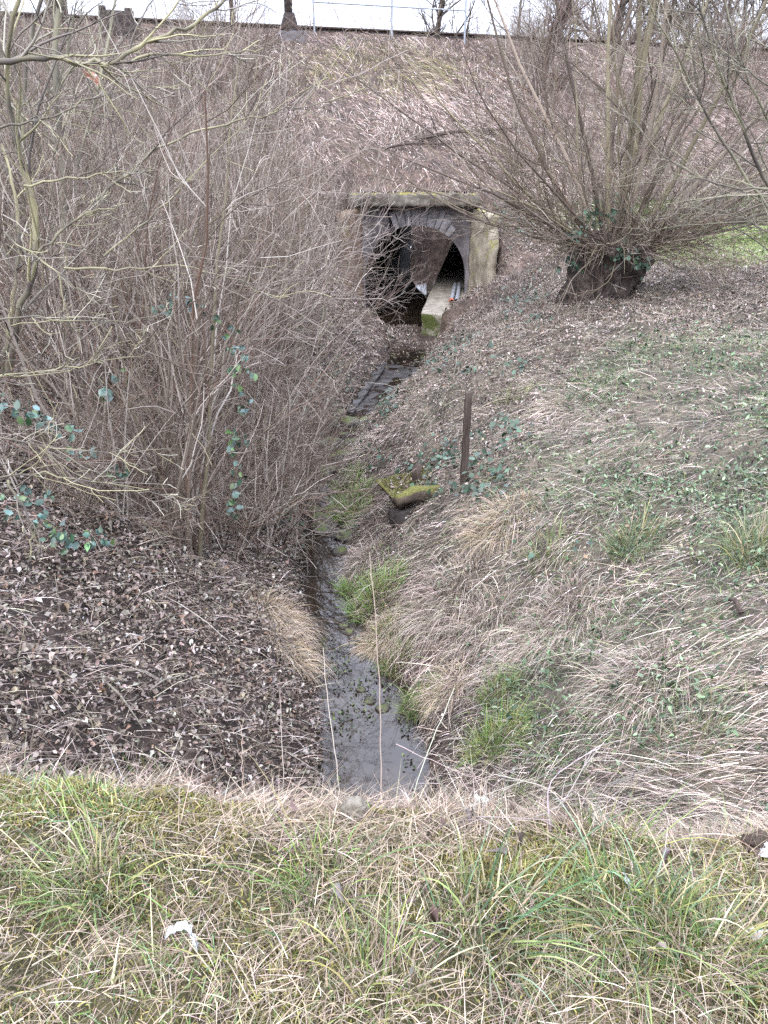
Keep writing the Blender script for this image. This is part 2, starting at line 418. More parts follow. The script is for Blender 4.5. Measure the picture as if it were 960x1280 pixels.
cam = bpy.data.cameras.new('camera'); co = bpy.data.objects.new('camera', cam); COL.objects.link(co)
co.location = (0, 0, CAMZ); co.rotation_euler = (R(90) - PITCH, 0, 0)
cam.sensor_fit = 'VERTICAL'; cam.sensor_height = 24; cam.lens = 24 * F / 1280; cam.clip_start = .05; cam.clip_end = 3000
sc.camera = co
cy = sc.cycles
cy.max_bounces = 5; cy.diffuse_bounces = 2; cy.glossy_bounces = 2; cy.transmission_bounces = 2; cy.transparent_max_bounces = 4
cy.use_adaptive_sampling = True; cy.adaptive_threshold = .02
cy.use_denoising = False
cy.caustics_reflective = False; cy.caustics_refractive = False

# ------------------------------------------------------------------ ground sheet
def axis(lo, hi, step, far):
    a = np.arange(lo, hi + 1e-6, step)
    g = []; s = step; p = hi
    while p < far: s *= 1.35; p += s; g.append(p)
    h = []; s = step; p = lo
    while p > -far: s *= 1.35; p -= s; h.append(p)
    return np.r_[h[::-1], a, g]
xa = np.unique(np.round(np.r_[axis(-13, 16, .13, 900), np.arange(-3.0, 4.6, .05)], 4))
ya = np.unique(np.round(np.r_[axis(-1.5, 46, .13, 900), np.arange(.6, 9, .05)], 4))
X, Y = np.meshgrid(xa, ya)
Z = terrain(X, Y)
nx, ny = len(xa), len(ya)
ii = (np.arange(ny - 1)[:, None] * nx + np.arange(nx - 1)[None]).ravel()
Q = np.stack([ii, ii + 1, ii + nx + 1, ii + nx], 1)
# open the two tunnel mouths
Zf = Z.ravel(); dz = Zf[Q].max(1) - Zf[Q].min(1)
qx = X.ravel()[Q].mean(1); qy = Y.ravel()[Q].mean(1)
qd = np.abs(qx - .85 - np.maximum(qy - PY, 0) * SK)
mouth = (qd < 1.46) & (((qy > PY - .1) & (qy < PY + .6)) | ((qy > TEND - .8) & (qy < TEND + .1))) & (dz > .5)
Q = Q[~mouth]
PX, PYY = project(X.ravel(), Y.ravel(), Zf)
xf, yf = X.ravel(), Y.ravel()
cx, hw = chan(yf); emb = embank(xf, yf)
c = np.tile(np.array([[.055, .042, .036]]), (len(xf), 1))
e_ = sstep(-.3, .3, emb - Zf + .12); c = c * (1 - e_[:, None]) + np.array([.12, .09, .075]) * e_[:, None]
fr = (1 - sstep(edge(xf) - .02, edge(xf) + .1, yf))[:, None]; c = c * (1 - fr) + np.array([.075, .07, .032]) * fr
rb = ((xf > cx + hw) & (yf < 16))[:, None] * (1 - fr) * sstep(.2, 1.2, xf - cx - hw)[:, None]; c = c * (1 - rb) + np.array([.10, .088, .068]) * rb
wet = ((1 - sstep(0, .25, np.abs(xf - cx) - hw)) * (yf < PY))[:, None] * (1 - fr); c = c * (1 - wet) + np.array([.05, .036, .027]) * wet
fieldm = (sstep(15.5, 16.5, yf) * sstep(4.2, 5, xf) * (Zf < .2))[:, None]; c = c * (1 - fieldm) + np.array([.06, .085, .025]) * fieldm
ground = mk('ground', np.stack([xf, yf, Zf], 1), Q, M['soil'], cols=c, smooth=True)
tag(ground, 'brown earth of the ditch, banks and railway embankment', 'ground', kind='structure')

# ------------------------------------------------------------------ water
yy = np.r_[np.arange(2.6, PY, .1), np.arange(PY, 44, .3)]
cxx, hww = chan(yy); hww = np.where(yy > PY - .1, 1.34, hww + .22)
hww = np.where((yy > 19.6) & (yy <= PY - .1), np.minimum(hww, .9), hww)
NWX = 7
tt = np.linspace(-1, 1, NWX)
V = np.stack([cxx[:, None] + hww[:, None] * tt, np.repeat(yy[:, None], NWX, 1), np.full((len(yy), NWX), WATER)], -1).reshape(-1, 3)
ii = (np.arange(len(yy) - 1)[:, None] * NWX + np.arange(NWX - 1)[None]).ravel()
Q = np.stack([ii, ii + 1, ii + NWX + 1, ii + NWX], 1)
wo = mk('water', V, Q, M['water'], smooth=True); tag(wo, 'narrow brown stream reflecting the pale sky', 'water', kind='structure')

# ------------------------------------------------------------------ the culvert portal
P0 = np.array([.85, PY, 0])
portal = thing('culvert_portal', (.85, PY, BED), 'old stone culvert portal with arched mouth under the railway embankment', 'culvert')
def pl(V): V = np.array(V, float); V = V - np.array([.85, PY, BED]); return V
RA, SPR, TH = 1.36, -1.70, .5
KA = 25
th = np.linspace(0, np.pi, KA)
arc = np.stack([.85 + RA * np.cos(th), SPR + RA * np.sin(th)], 1)         # right spring to left spring
inner = np.concatenate([[[.85 + RA, BED - .3]], arc, [[.85 - RA, BED - .3]]])
outer = []
XL, XR, ZT = -1.05, 2.75, .135
for px, pz in inner:
    if pz <= SPR + 1e-6: outer.append((XR if px > .85 else XL, pz))
    else:
        d = np.array([px - .85, pz - SPR]); tmax = min((ZT - SPR) / d[1] if d[1] > 1e-6 else 9, (XR - .85) / d[0] if d[0] > 1e-6 else 9, (XL - .85) / d[0] if d[0] < -1e-6 else 9)
        outer.append((.85 + d[0] * tmax, SPR + d[1] * tmax))
n = len(inner)
V, Qs = [], []
for yv in (PY, PY + TH):
    for p in inner: V.append((p[0], yv, p[1]))
    for p in outer: V.append((p[0], yv, p[1]))
for i in range(n - 1):
    Qs += [(i, i + 1, n + i + 1, n + i), (2 * n + i, 3 * n + i, 3 * n + i + 1, 2 * n + i + 1), (i, 2 * n + i, 2 * n + i + 1, i + 1)]
head = mk('head_wall', pl(V), np.array(Qs), M['stone'], portal)
# arch ring: each wedge stone a little proud, open joints
V, Qs = [], []
g2 = np.random.default_rng(4)
ths = np.linspace(R(6), R(174), 24)
parts = []
ths[1:-1] += g2.normal(0, R(.9), 22)
for i in range(6, 15):
    a0, a1 = ths[i] + .007, ths[i + 1] - .007
    pr = .012 + .02 * g2.random()
    ro = 1.80 + .06 * g2.random() if abs((a0 + a1) / 2 - np.pi / 2) < .62 else 1.62 + .14 * g2.random()
    vv = []
    for yv in (PY - pr, PY + .1):
        for a_, r_ in ((a0, RA - .004), ((a0 + a1) / 2, RA - .004), (a1, RA - .004), (a1, ro), ((a0 + a1) / 2, ro), (a0, ro)):
            vv.append((.85 + r_ * math.cos(a_), yv, min(SPR + r_ * math.sin(a_), .12)))
    q = [(0, 1, 4, 5), (1, 2, 3, 4), (6, 11, 10, 7), (7, 10, 9, 8), (0, 6, 7, 1), (1, 7, 8, 2), (2, 8, 9, 3), (3, 9, 10, 4), (4, 10, 11, 5), (5, 11, 6, 0)]
    parts.append((pl(vv), np.array(q)))
V, Q = join(parts); bevel(mk('arch_ring', V, Q, M['vous'], portal), .006, 1)
# dark stain on the head wall left of the crown, as a thin block
V, Q = box(.08, .22, PY - .012, PY + .1, -.42, .10); V[0:4:2, 0] += .07; V[1:4:2, 0] += .02
sl_ = mk('dark_stain', pl(V), Q, M['brick'], portal)
bpy.context.view_layer.update()
# coping beam
cb = mk('coping', *[(pl(box(-.9, 2.42, PY - .5, PY + .62, .15, .43)[0])), box(0, 1, 0, 1, 0, 1)[1]], M['coping'], portal)
roughen(cb, 6, .05, 3.2, 1)
# wing walls, splayed, tops falling with the slope
def wing(x0, y0, x1, y1, t, ztop0, ztop1, mat_, seed):
    d = unit(np.array([x1 - x0, y1 - y0])); nrm = np.array([d[1], -d[0]]) * t
    V = []
    for (xx, yy_, zt) in ((x0, y0, ztop0), (x1, y1, ztop1)):
        for zz in (BED - .4, zt):
            V += [(xx, yy_, zz), (xx + nrm[0], yy_ + nrm[1], zz)]
    Q = np.array([(0, 4, 6, 2), (1, 3, 7, 5), (2, 6, 7, 3), (0, 1, 5, 4), (4, 5, 7, 6), (0, 2, 3, 1)])
    o = mk('wing_wall', pl(V), Q, mat_, portal); roughen(o, 6, .06, 2.2, seed); return o
wr = wing(2.28, PY, 2.62, PY - 1.5, -.2, .135, .0, M['wingr'], 5); wr['label'] = 'pale sandy right wing wall patched with lime coloured moss'
wl = wing(-.56, PY, -.90, PY - 1.1, .28, .135, .0, M['wingl'], 6); wl['label'] = 'narrow brown left wing wall'
# barrel
V, Qs = [], []
ys_ = np.r_[PY + .06, np.linspace(PY + TH, TEND - .4, 12)]; RB = RA + .012
prof = np.concatenate([[[RB, BED - .02 - SPR]], np.stack([RB * np.cos(th), RB * np.sin(th)], 1), [[-RB, BED - .02 - SPR]]])
for yv in ys_:
    for p in prof: V.append((.85 + max(yv - PY - TH, 0) * SK + p[0], yv, SPR + p[1]))
k = len(prof)
for j in range(len(ys_) - 1):
    for i in range(k): Qs.append((j * k + i, j * k + (i + 1) % k, (j + 1) * k + (i + 1) % k, (j + 1) * k + i))
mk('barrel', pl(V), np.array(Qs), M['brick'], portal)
# far head wall
V, Qs = [], []
fx = .85 + (TEND - .4 - PY - TH) * SK
inn = np.concatenate([[[RA, BED - .3 - SPR]], np.stack([RA * np.cos(th), RA * np.sin(th)], 1), [[-RA, BED - .3 - SPR]]])
for yv in (TEND - .4, TEND):
    for p in inn: V.append((fx + p[0], yv, SPR + p[1]))
    for p in inn:
        q = np.array(p); big = max(abs(q[0]) / 2.2, (q[1] / 2.2) if q[1] > 0 else 0, 1e-6)
        V.append((fx + (q[0] / big if q[1] > 0 else math.copysign(2.2, q[0])), yv, SPR + (q[1] / big if q[1] > 0 else q[1])))
n = len(inn)
for i in range(n - 1):
    Qs += [(i, n + i, n + i + 1, i + 1), (2 * n + i, 2 * n + i + 1, 3 * n + i + 1, 3 * n + i), (i, i + 1, 2 * n + i + 1, 2 * n + i)]
mk('far_head_wall', pl(V), np.array(Qs), M['stone'], portal)
# ledge along the right side, running through
V = []
lw = .93
for yv, xo in ((19.85, .90), (TEND + .6, .90 + .127 * (TEND + .6 - 19.85))):
    for zz in (BED - .2, -2.14): V += [(xo, yv, zz), (xo + 1.25, yv - (.75 if yv < 30 else 0), zz)]
Q = np.array([(0, 4, 6, 2), (1, 3, 7, 5), (2, 6, 7, 3), (0, 1, 5, 4), (4, 5, 7, 6), (0, 2, 3, 1)])
led = mk('ledge', pl(V), Q, M['ledge'], portal); 
import bmesh
bm = bmesh.new(); bm.from_mesh(led.data)
for yv in (20.1, 20.5, 21, 21.6, 22.2, 23, 25):
    bmesh.ops.bisect_plane(bm, geom=bm.verts[:] + bm.edges[:] + bm.faces[:], plane_co=(0, yv - PY, 0), plane_no=(0, 1, 0))
for zv in (.2, .45, .6):
    bmesh.ops.bisect_plane(bm, geom=bm.verts[:] + bm.edges[:] + bm.faces[:], plane_co=(0, 0, zv), plane_no=(0, 0, 1))
for v in bm.verts: v.co += Vector((1, 1, .5)) * (.045 * mnoise.fractal(Vector(v.co) * 3, 1, 2, 3))
bm.to_mesh(led.data); bm.free(); bevel(led, .03, 2); led['label'] = 'pale concrete ledge with a moss covered end face'


# ================================================================== vegetation
def blades(pos, d0, L, wd, droop, col, K=4, side_jit=1.0, tip=.15, lay=None):
    """strips of grass: pos (N,3), d0 (N,3) start direction, L length, wd width, droop = bend towards `lay`"""
    n = len(pos)
    t = np.linspace(0, 1, K)[None, :, None]
    lay = np.array([0, 0, -1.]) if lay is None else lay
    lay = np.broadcast_to(lay, (n, 3))
    L = np.asarray(L)[:, None, None]; droop = np.broadcast_to(np.asarray(droop, float), (n,))[:, None, None]
    P = pos[:, None] + L * (t * unit(d0)[:, None] + t * t * droop * lay[:, None])
    T = unit(P[:, -1] - P[:, 0])
    S = unit(np.cross(T, unit(rng.normal(0, 1, (n, 3)) * side_jit + np.array([0, 0, 1.]))))
    wk = np.linspace(1, tip, K)[None, :, None] * np.asarray(wd)[:, None, None] * .5
    V = np.stack([P - S[:, None] * wk, P + S[:, None] * wk], 2).reshape(-1, 3)
    b = np.arange(n)[:, None] * 2 * K + np.arange(K - 1)[None] * 2
    Q = np.stack([b, b + 1, b + 3, b + 2], -1).reshape(-1, 4)
    C = np.repeat(np.asarray(col), 2 * K, axis=0)
    return V, Q, C
def leaves(pos, nrm, size, col, fold=.35, asp=.6, curl=.3):
    """folded leaf of four quads' outline: stalk end, two sides, midrib, tip"""
    n = len(pos)
    a = rng.normal(0, 1, (n, 3)); t = unit(a - (a * nrm).sum(1, keepdims=True) * nrm); s = np.cross(nrm, t)
    size = np.asarray(size)[:, None]; f = (fold * rng.uniform(-.3, 1.2, (n, 1)))
    cu = curl * rng.uniform(-1, 1, (n, 1))
    A = pos - t * size * .5; Mid = pos + t * size * .02 - nrm * size * .0; B = pos + t * size * .5 + nrm * size * cu
    wv = size * asp * .5
    def side(q, off, k): return pos + t * size * off + q * s * wv * k + nrm * size * (f + cu * max(off, 0) * .5)
    V = np.stack([A, side(-1, -.18, .95), side(1, -.18, .95), Mid, side(-1, .2, .85), side(1, .2, .85), B], 1).reshape(-1, 3)
    b = np.arange(n)[:, None] * 7
    Q = (b[:, :, None] + np.array([[0, 2, 3, 1], [3, 2, 5, 6], [1, 3, 6, 4]])[None]).reshape(-1, 4)
    return V, Q, np.repeat(np.asarray(col), 7, axis=0)
def pick(n, pal, w=None, jit=.25):
    pal = np.array(pal); w = None if w is None else np.array(w) / np.sum(w)
    c = pal[rng.choice(len(pal), n, p=w)]
    return c * np.exp(rng.normal(0, jit, (n, 1))) * (1 + rng.normal(0, .05, (n, 3)))
def scatter(n, x0, x1, y0, y1, weight, lift=.0):
    """points on the ground, kept with probability weight(x, y, z, u, v)"""
    x = rng.uniform(x0, x1, n); y = rng.uniform(y0, y1, n); z = terrain(x, y)
    u, v = project(x, y, z)
    keep = rng.random(n) < weight(x, y, z, u, v)
    keep &= (u > -160) & (u < 1120) & (v > -60) & (v < 1480)
    x, y, z = x[keep], y[keep], z[keep]
    return np.stack([x, y, z + lift], 1), normals(x, y), u[keep], v[keep]
def blob(u, v, cx, cy, rx, ry=None, soft=.5):
    ry = ry or rx
    d = np.sqrt(((u - cx) / rx) ** 2 + ((v - cy) / ry) ** 2)
    return 1 - sstep(1 - soft, 1 + soft * .4, d)
def outside_water(x, y, m=.0):
    cx, hw = chan(y); return np.abs(x - cx) > hw + m
def side_of(x, y):
    cx, hw = chan(y); return x - cx, hw
def is_emb(x, y, z): return embank(x, y) > z - .12
def in_portal(x, y): return ((np.abs(x - .85) < 1.85) & (y > 19.9) & (y < PY + .25)) | ((x > .75) & (x < 1.9) & (y > 18.7) & (y < PY))

GREEN = [(.11, .165, .05), (.155, .215, .07), (.225, .28, .105), (.08, .125, .05)]
BRIGHT = [(.11, .22, .045), (.16, .28, .065), (.23, .35, .10), (.12, .18, .06)]
BLUEG = [(.07, .12, .06), (.105, .17, .09), (.165, .24, .14)]
STRAW = [(.42, .355, .28), (.31, .257, .20), (.57, .50, .42), (.20, .16, .125), (.12, .094, .076)]
STRAWW = [(.5, .42, .31), (.38, .30, .2), (.46, .36, .23), (.28, .215, .145)]
PINKST = [(.43, .35, .305), (.55, .465, .415), (.30, .24, .21), (.15, .118, .104), (.65, .57, .52)]
LEAF = [(.135, .106, .084), (.195, .16, .132), (.265, .225, .195), (.08, .063, .05), (.36, .32, .285), (.45, .41, .375), (.22, .15, .105)]
IVYC = [(.018, .04, .022), (.025, .055, .03), (.042, .078, .046), (.065, .11, .075)]
HERB = [(.07, .115, .055), (.10, .155, .08), (.15, .21, .12), (.05, .085, .045), (.2, .25, .15)]
YELM = [(.17, .165, .05), (.26, .24, .08), (.36, .325, .12), (.12, .12, .04), (.22, .18, .09)]

# ---- verge in front: living grass, straw, moss, a few leaves
def wfore(x, y, z, u, v): return (y < edge(x) + .12).astype(float)
def greenw(x, y, z, u, v):
    g = .05 + 1.0 * np.clip(fbm(x * 2.6, y * 2.6, 31) + .15, 0, 1)
    g = g * (.12 + .88 * sstep(1030, 1140, v)) + .9 * blob(u, v, 770, 1160, 260, 90) + .6 * blob(u, v, 110, 1100, 130, 60) + .4 * blob(u, v, 460, 1110, 130, 60) + .5 * blob(u, v, 200, 990, 110, 30) + .45 * blob(u, v, 90, 1010, 150, 45)
    g *= 1 - .75 * blob(u, v, 540, 1190, 90, 60) - .6 * blob(u, v, 920, 1230, 90, 70)
    return np.clip(g, 0, 1) * wfore(x, y, z, u, v)
p, nr, u, v = scatter(52000, -1.6, 1.7, .55, 1.9, greenw)
n = len(p)
mix = rng.random((n, 1)); yel = np.clip(fbm(p[:, 0] * 1.7, p[:, 1] * 1.7, 44) + .2 + .4 * sstep(1100, 1280, v) * (u < 480), 0, 1)[:, None]
cg = pick(n, GREEN + BLUEG, jit=.22); cy_ = pick(n, [(.30, .29, .10), (.40, .37, .15), (.23, .25, .08), (.5, .47, .27)], jit=.22)
col = np.where(mix < .15 + yel * .6, cy_, cg) * np.where(mix < .15 + yel * .6, 1.1, np.array([[1.12, 1.22, 1.0]]))
d0 = nr * 1.0 + rng.normal(0, .55, (n, 3)) * np.array([1, 1, .3])
tall = np.clip(fbm(p[:, 0] * 3.2, p[:, 1] * 3.2, 12) + .5, .25, 1.2)
L = rng.gamma(4.5, .0165, n) * tall
V1 = blades(p, d0, L, rng.uniform(.0018, .0046, n) * (1 + .6 * (rng.random(n) < .12)), rng.uniform(.1, .75, n), col, K=6)
gr = mk('grass', V1[0], V1[1], M['blade'], cols=V1[2]); tag(gr, 'green and yellowing grass on the verge along the bottom of the photo', 'grass', kind='stuff')

p, nr, u, v = scatter(115000, -1.6, 1.7, .55, 2.0, lambda x, y, z, u, v: wfore(x, y, z, u, v) * (1 - .75 * blob(u, v, 60, 1000, 120, 42)) * (1 - .6 * blob(u, v, 215, 1015, 110, 26)) * (1 - .6 * blob(u, v, 640, 1090, 100, 40)) * np.clip(.45 + .6 * fbm(x * 2.1 + 9, y * 2.1, 33) + .35 * (1 - sstep(1000, 1120, v)), .12, 1))
n = len(p); lay = unit(np.stack([fbm(p[:, 0] * 1.6, p[:, 1] * 1.6, 71) * 2, fbm(p[:, 0] * 1.6, p[:, 1] * 1.6, 72) * 2, np.zeros(n)], 1) + rng.normal(0, .9, (n, 3)) * [1, 1, .0])
d0 = lay * .9 + nr * rng.uniform(.08, .7, (n, 1)); 
V1 = blades(p + nr * rng.uniform(0, .03, (n, 1)), d0, rng.gamma(3.6, .019, n), rng.uniform(.0008, .0025, n), rng.uniform(0, .35, n), pick(n, STRAW + PINKST, [4, 3.5, 1.6, 2.5, 2, 1.5, .8, 1.5, 1.5, .3], .28) * np.array([.88, .85, .79]), K=4)
# tall, thin dead stems standing along the lip of the bank
p2, nr2, u2, v2 = scatter(9000, -1.5, 1.8, 1.45, 2.05, lambda x, y, z, u, v: blob(y - edge(x), x * 0, .12, 0, .28, 1) * np.clip(.05 + .9 * fbm(x * 4, y * 4, 8) + .45 * sstep(520, 700, u) + .3 * blob(u, v, 250, 990, 90, 60) - .35 * blob(u, v, 460, 1010, 80, 90), 0, 1))
n = len(p2); d2 = np.array([0, 0, 1.]) + rng.normal(0, .4, (n, 3)) * [1, 1, .2]
V2 = blades(p2, d2, rng.gamma(3, .024, n), rng.uniform(.0010, .0024, n), rng.uniform(0, .8, n), pick(n, STRAW + PINKST, jit=.3) * np.array([.52, .5, .46]), K=5)
o = mk('dry_grass', *join([V1, V2])[:2], M['straw'], cols=np.concatenate([V1[2], V2[2]])); tag(o, 'dead straw lying and standing on the near verge', 'dry grass', kind='stuff')

def mossw(x, y, z, u, v):
    return np.clip(blob(u, v, 35, 992, 75, 40) + blob(u, v, 200, 1010, 110, 22) + blob(u, v, 640, 1090, 110, 45) * .9 + blob(u, v, 830, 1240, 90, 45) * .7 + .5 * blob(u, v, 940, 1085, 70, 50)
                   + .6 * blob(u, v, 540, 1075, 60, 22) + .22 + .4 * (fbm(x * 5, y * 5, 55) > .1), 0, 1) * wfore(x, y, z, u, v)
p, nr, u, v = scatter(240000, -1.5, 1.6, .6, 1.95, mossw); n = len(p)
V1 = blades(p, nr + rng.normal(0, .6, (n, 3)), rng.uniform(.008, .022, n), rng.uniform(.0025, .005, n), .3, pick(n, YELM, jit=.2), K=3, tip=.4)
o = mk('moss', V1[0], V1[1], M['moss'], cols=V1[2]); tag(o, 'yellow green moss cushions between the grass of the near verge', 'moss', kind='stuff')

# ---- right bank
def wright(x, y, z, u, v):
    d, hw = side_of(x, y)
    return ((d > hw - .02) & (y > edge(x) + .05) & ~is_emb(x, y, z) & ~in_portal(x, y)).astype(float)
def green_spots(u, v):
    return np.clip(blob(u, v, 890, 540, 170, 130) * .9 + blob(u, v, 830, 470, 150, 70) * .7 + .3 * blob(u, v, 780, 800, 220, 160) + blob(u, v, 930, 690, 70, 60) + blob(u, v, 700, 600, 120, 60) * .5 + blob(u, v, 690, 900, 90, 70) * .35 + blob(u, v, 790, 680, 60, 40) * .7 + blob(u, v, 880, 910, 120, 70) * .45, 0, 1)
def litter_spots(u, v):
    return np.clip(blob(u, v, 840, 365, 190, 62) * 1.3 + blob(u, v, 560, 520, 120, 150) + blob(u, v, 690, 420, 90, 60) + .5 * blob(u, v, 740, 690, 180, 60), 0, 1)
def wstraw(x, y, z, u, v):
    q = np.clip(.62 + .7 * fbm(x * 1.3, y * 1.3, 61), .1, 1) * (1 - .38 * litter_spots(u, v)) * (1 - .55 * green_spots(u, v))
    far = np.clip((6.0 / np.maximum(y, 1.5)) ** .5, .6, 1.3)
    return q * far * wright(x, y, z, u, v)
p, nr, u, v = scatter(330000, -.7, 8.5, 1.75, 17, wstraw)
n = len(p)
down = unit(nr * np.array([1, 1, 0])); down[:, 2] = -.35
swirl = np.stack([fbm(p[:, 0] * .9, p[:, 1] * .9, 81), fbm(p[:, 0] * .9, p[:, 1] * .9, 82), np.zeros(n)], 1) * 1.5
lay = unit(down * .8 + swirl * .8 + np.array([-.25, -.25, 0]) + rng.normal(0, .62, (n, 3)) * [1, 1, .3])
lay = lay - nr * ((lay * nr).sum(1, keepdims=True) + .04)
up_ = rng.uniform(.1, .75, (n, 1)) * (.6 + .8 * (fbm(p[:, 0] * 2.4, p[:, 1] * 2.4, 83) > .1)[:, None])
d0 = lay * .8 + nr * up_
tone = 1.04 + .4 * fbm(p[:, 0] * .8, p[:, 1] * .8, 85)[:, None] + .45 * fbm(p[:, 0] * 4, p[:, 1] * 4, 86, 2)[:, None]
V1 = blades(p, d0, rng.gamma(4, .034, n), rng.uniform(.0020, .0046, n), rng.uniform(.1, .7, n), pick(n, STRAW + PINKST, [3, 3, 3, 2, 1.8, 2.4, 2.4, 2, 2.2, 1.4], .3) * tone * 1.06, K=4, lay=lay - nr * .35)
o = mk('dry_grass', V1[0], V1[1], M['straw'], cols=V1[2]); tag(o, 'combed dead grass covering the right bank of the ditch', 'dry grass', kind='stuff')

p, nr, u, v = scatter(330000, -.6, 8.5, 1.75, 17, lambda x, y, z, u, v: wright(x, y, z, u, v) * np.clip(green_spots(u, v) * .95 + .06 + .2 * (fbm(x * 1.6, y * 1.6, 91) > .1), 0, 1) * (1 - .85 * litter_spots(u, v)) * np.clip(.5 + fbm(x * 2, y * 2, 92), .1, 1) * np.clip((7 / np.maximum(y, 1)) ** .5, .5, 1.4))
n = len(p)
lowp = rng.random(n) < .8 - .2 * blob(u, v, 880, 560, 160, 120)
Vg = blades(p[lowp], nr[lowp] + rng.normal(0, .7, (lowp.sum(), 3)) * [1, 1, .2], rng.gamma(6, .023, lowp.sum()), rng.uniform(.003, .006, lowp.sum()), rng.uniform(.2, .9, lowp.sum()), pick(lowp.sum(), BLUEG + GREEN + [(.21, .25, .17)], jit=.25), K=4)
o = mk('grass', Vg[0], Vg[1], M['blade'], cols=Vg[2]); tag(o, 'sparse green grass growing through the straw of the right bank', 'grass', kind='stuff')
q = ~lowp; nq = q.sum()
Vh = leaves(p[q] + nr[q] * rng.uniform(.03, .12, (nq, 1)), unit(nr[q] + rng.normal(0, .75, (nq, 3))), rng.gamma(5, .0062, nq).clip(.012, .055), pick(nq, HERB, jit=.3), fold=.6, curl=.6, asp=.5)
o = mk('green_weeds', Vh[0], Vh[1], M['ivy'], cols=Vh[2]); tag(o, 'low leafy weeds spread over the upper right bank', 'weeds', kind='stuff')

# ---- dead leaves
def wlit_r(x, y, z, u, v): return wright(x, y, z, u, v) * np.clip(litter_spots(u, v) * .9 + .2, 0, 1)
def wleft(x, y, z, u, v):
    d, hw = side_of(x, y)
    return ((d < -hw - .0) & (y > edge(x) + .12) & ~is_emb(x, y, z) & ~in_portal(x, y)).astype(float)
pa, na, ua, va = scatter(170000, -1, 9, 1.8, 19.5, wlit_r)
pb, nb, ub, vb = scatter(400000, -8, 1, 1.8, 20.5, lambda x, y, z, u, v: wleft(x, y, z, u, v) * np.clip(.7 + .6 * fbm(x * 1.1, y * 1.1, 93), .2, 1) * np.clip((6.5 / np.maximum(y, 1.5)) ** .5, .55, 1.3))
pc, nc, uc, vc = scatter(30000, -9, 14, 15, 27, lambda x, y, z, u, v: is_emb(x, y, z) * (.25 + .75 * (blob(u, v, 560, 205, 150, 40) + blob(u, v, 760, 230, 220, 90) + blob(u, v, 420, 420, 120, 90))).clip(0, 1) * ~in_portal(x, y))
def off_ledge(x, y): return ~((x > .82) & (x < 1.42 + .36 * (y - 19.6)) & (y > 18.9))
pe, ne, ue, ve = scatter(36000, -2.5, 5, 15.5, 22.35, lambda x, y, z, u, v: (outside_water(x, y, .04) | (x > 1.5) | ((y > 18.3) & (y < 21.2))) * off_ledge(x, y) * (z > WATER) * (is_emb(x, y, z) | in_portal(x, y)) * np.clip(.6 + fbm(x * 2, y * 2, 98), .1, 1))
pf, nf_, uf, vf = scatter(9000, -1, 12, 39.7, 50, lambda x, y, z, u, v: (z > WATER + .02) * np.ones(len(x)))
pe = np.concatenate([pe, pf]); ne = np.concatenate([ne, nf_])
pd, nd, ud, vd = scatter(90, -1.3, 1.3, .7, 1.8, wfore)
P_ = np.concatenate([pa, pb, pc, pe]); N_ = np.concatenate([na, nb, nc, ne]); n = len(P_)
pal = LEAF
V1 = leaves(P_ + N_ * rng.uniform(.005, .05, (n, 1)), unit(N_ + rng.normal(0, 1, (n, 3)) * np.where(np.arange(n) < len(pa), .5, .75)[:, None]), rng.gamma(5, .0060, n).clip(.010, .07) * np.clip(.78 + P_[:, 1] * .028, .8, 1.3) * np.where(np.arange(n) < len(pa), .72, 1), pick(n, pal, [3, 4, 3.5, 2.2, 1.4, .3, .9], .25) * np.where(np.arange(n) < len(pa), 1.15, 1.1)[:, None], fold=.7, curl=.6)
n = len(pd)
V2 = leaves(pd + nd * rng.uniform(.02, .05, (n, 1)), unit(nd + rng.normal(0, .35, (n, 3))), rng.uniform(.015, .042, n), pick(n, [(.12, .09, .075), (.17, .14, .13), (.22, .19, .18), (.09, .06, .05)], jit=.2), fold=.9, curl=.9, asp=.45)
J = join([V1, V2])
o = mk('leaf_litter', J[0], J[1], M['leaf'], cols=J[2]); tag(o, 'grey brown fallen leaves covering the ditch banks', 'fallen leaves', kind='stuff')

# ---- straw and twig bits on the left bank
p, nr, u, v = scatter(130000, -8, .5, 1.85, 20, lambda x, y, z, u, v: wleft(x, y, z, u, v) * np.clip(.75 + .7 * fbm(x * 1.4, y * 1.4, 95), .06, 1)); n = len(p)
down = unit(nr * np.array([1, 1, 0])); lay = unit(down + rng.normal(0, .9, (n, 3)) * [1, 1, .2])
V1 = blades(p + nr * .03, lay + nr * rng.uniform(.02, .45, (n, 1)), rng.gamma(4, .036, n), rng.uniform(.0018, .0042, n), rng.uniform(.1, .5, n), pick(n, STRAW + PINKST + LEAF[:3], jit=.32), K=4)
pg, ng, ug, vg = scatter(16000, -6, .5, 1.85, 12, lambda x, y, z, u, v: wleft(x, y, z, u, v) * .55 * np.clip(fbm(x * 1.2, y * 1.2, 97) * 2 - .1, 0, 1)); n = len(pg)
V3 = blades(pe[::2] + ne[::2] * .02, unit(rng.normal(0, 1, (len(pe[::2]), 3)) * [1, 1, .4] + [0, -.3, -.3]) + ne[::2] * .3, rng.gamma(4, .05, len(pe[::2])), rng.uniform(.004, .009, len(pe[::2])), .4, pick(len(pe[::2]), PINKST + STRAW, jit=.3) * .85, K=4)
pf2, nf2, uf2, vf2 = scatter(9000, 1, 9, 39.8, 50, lambda x, y, z, u, v: (z > WATER + .05) * np.clip(.3 + 1.3 * fbm(x * 1.2, y * 1.2, 171), 0, 1)); nq2 = len(pf2)
V4 = blades(pf2, nf2 + rng.normal(0, .7, (nq2, 3)) + [0, -.4, 0], rng.gamma(4, .11, nq2), rng.uniform(.015, .04, nq2), .6, pick(nq2, PINKST + STRAW, jit=.35), K=4)
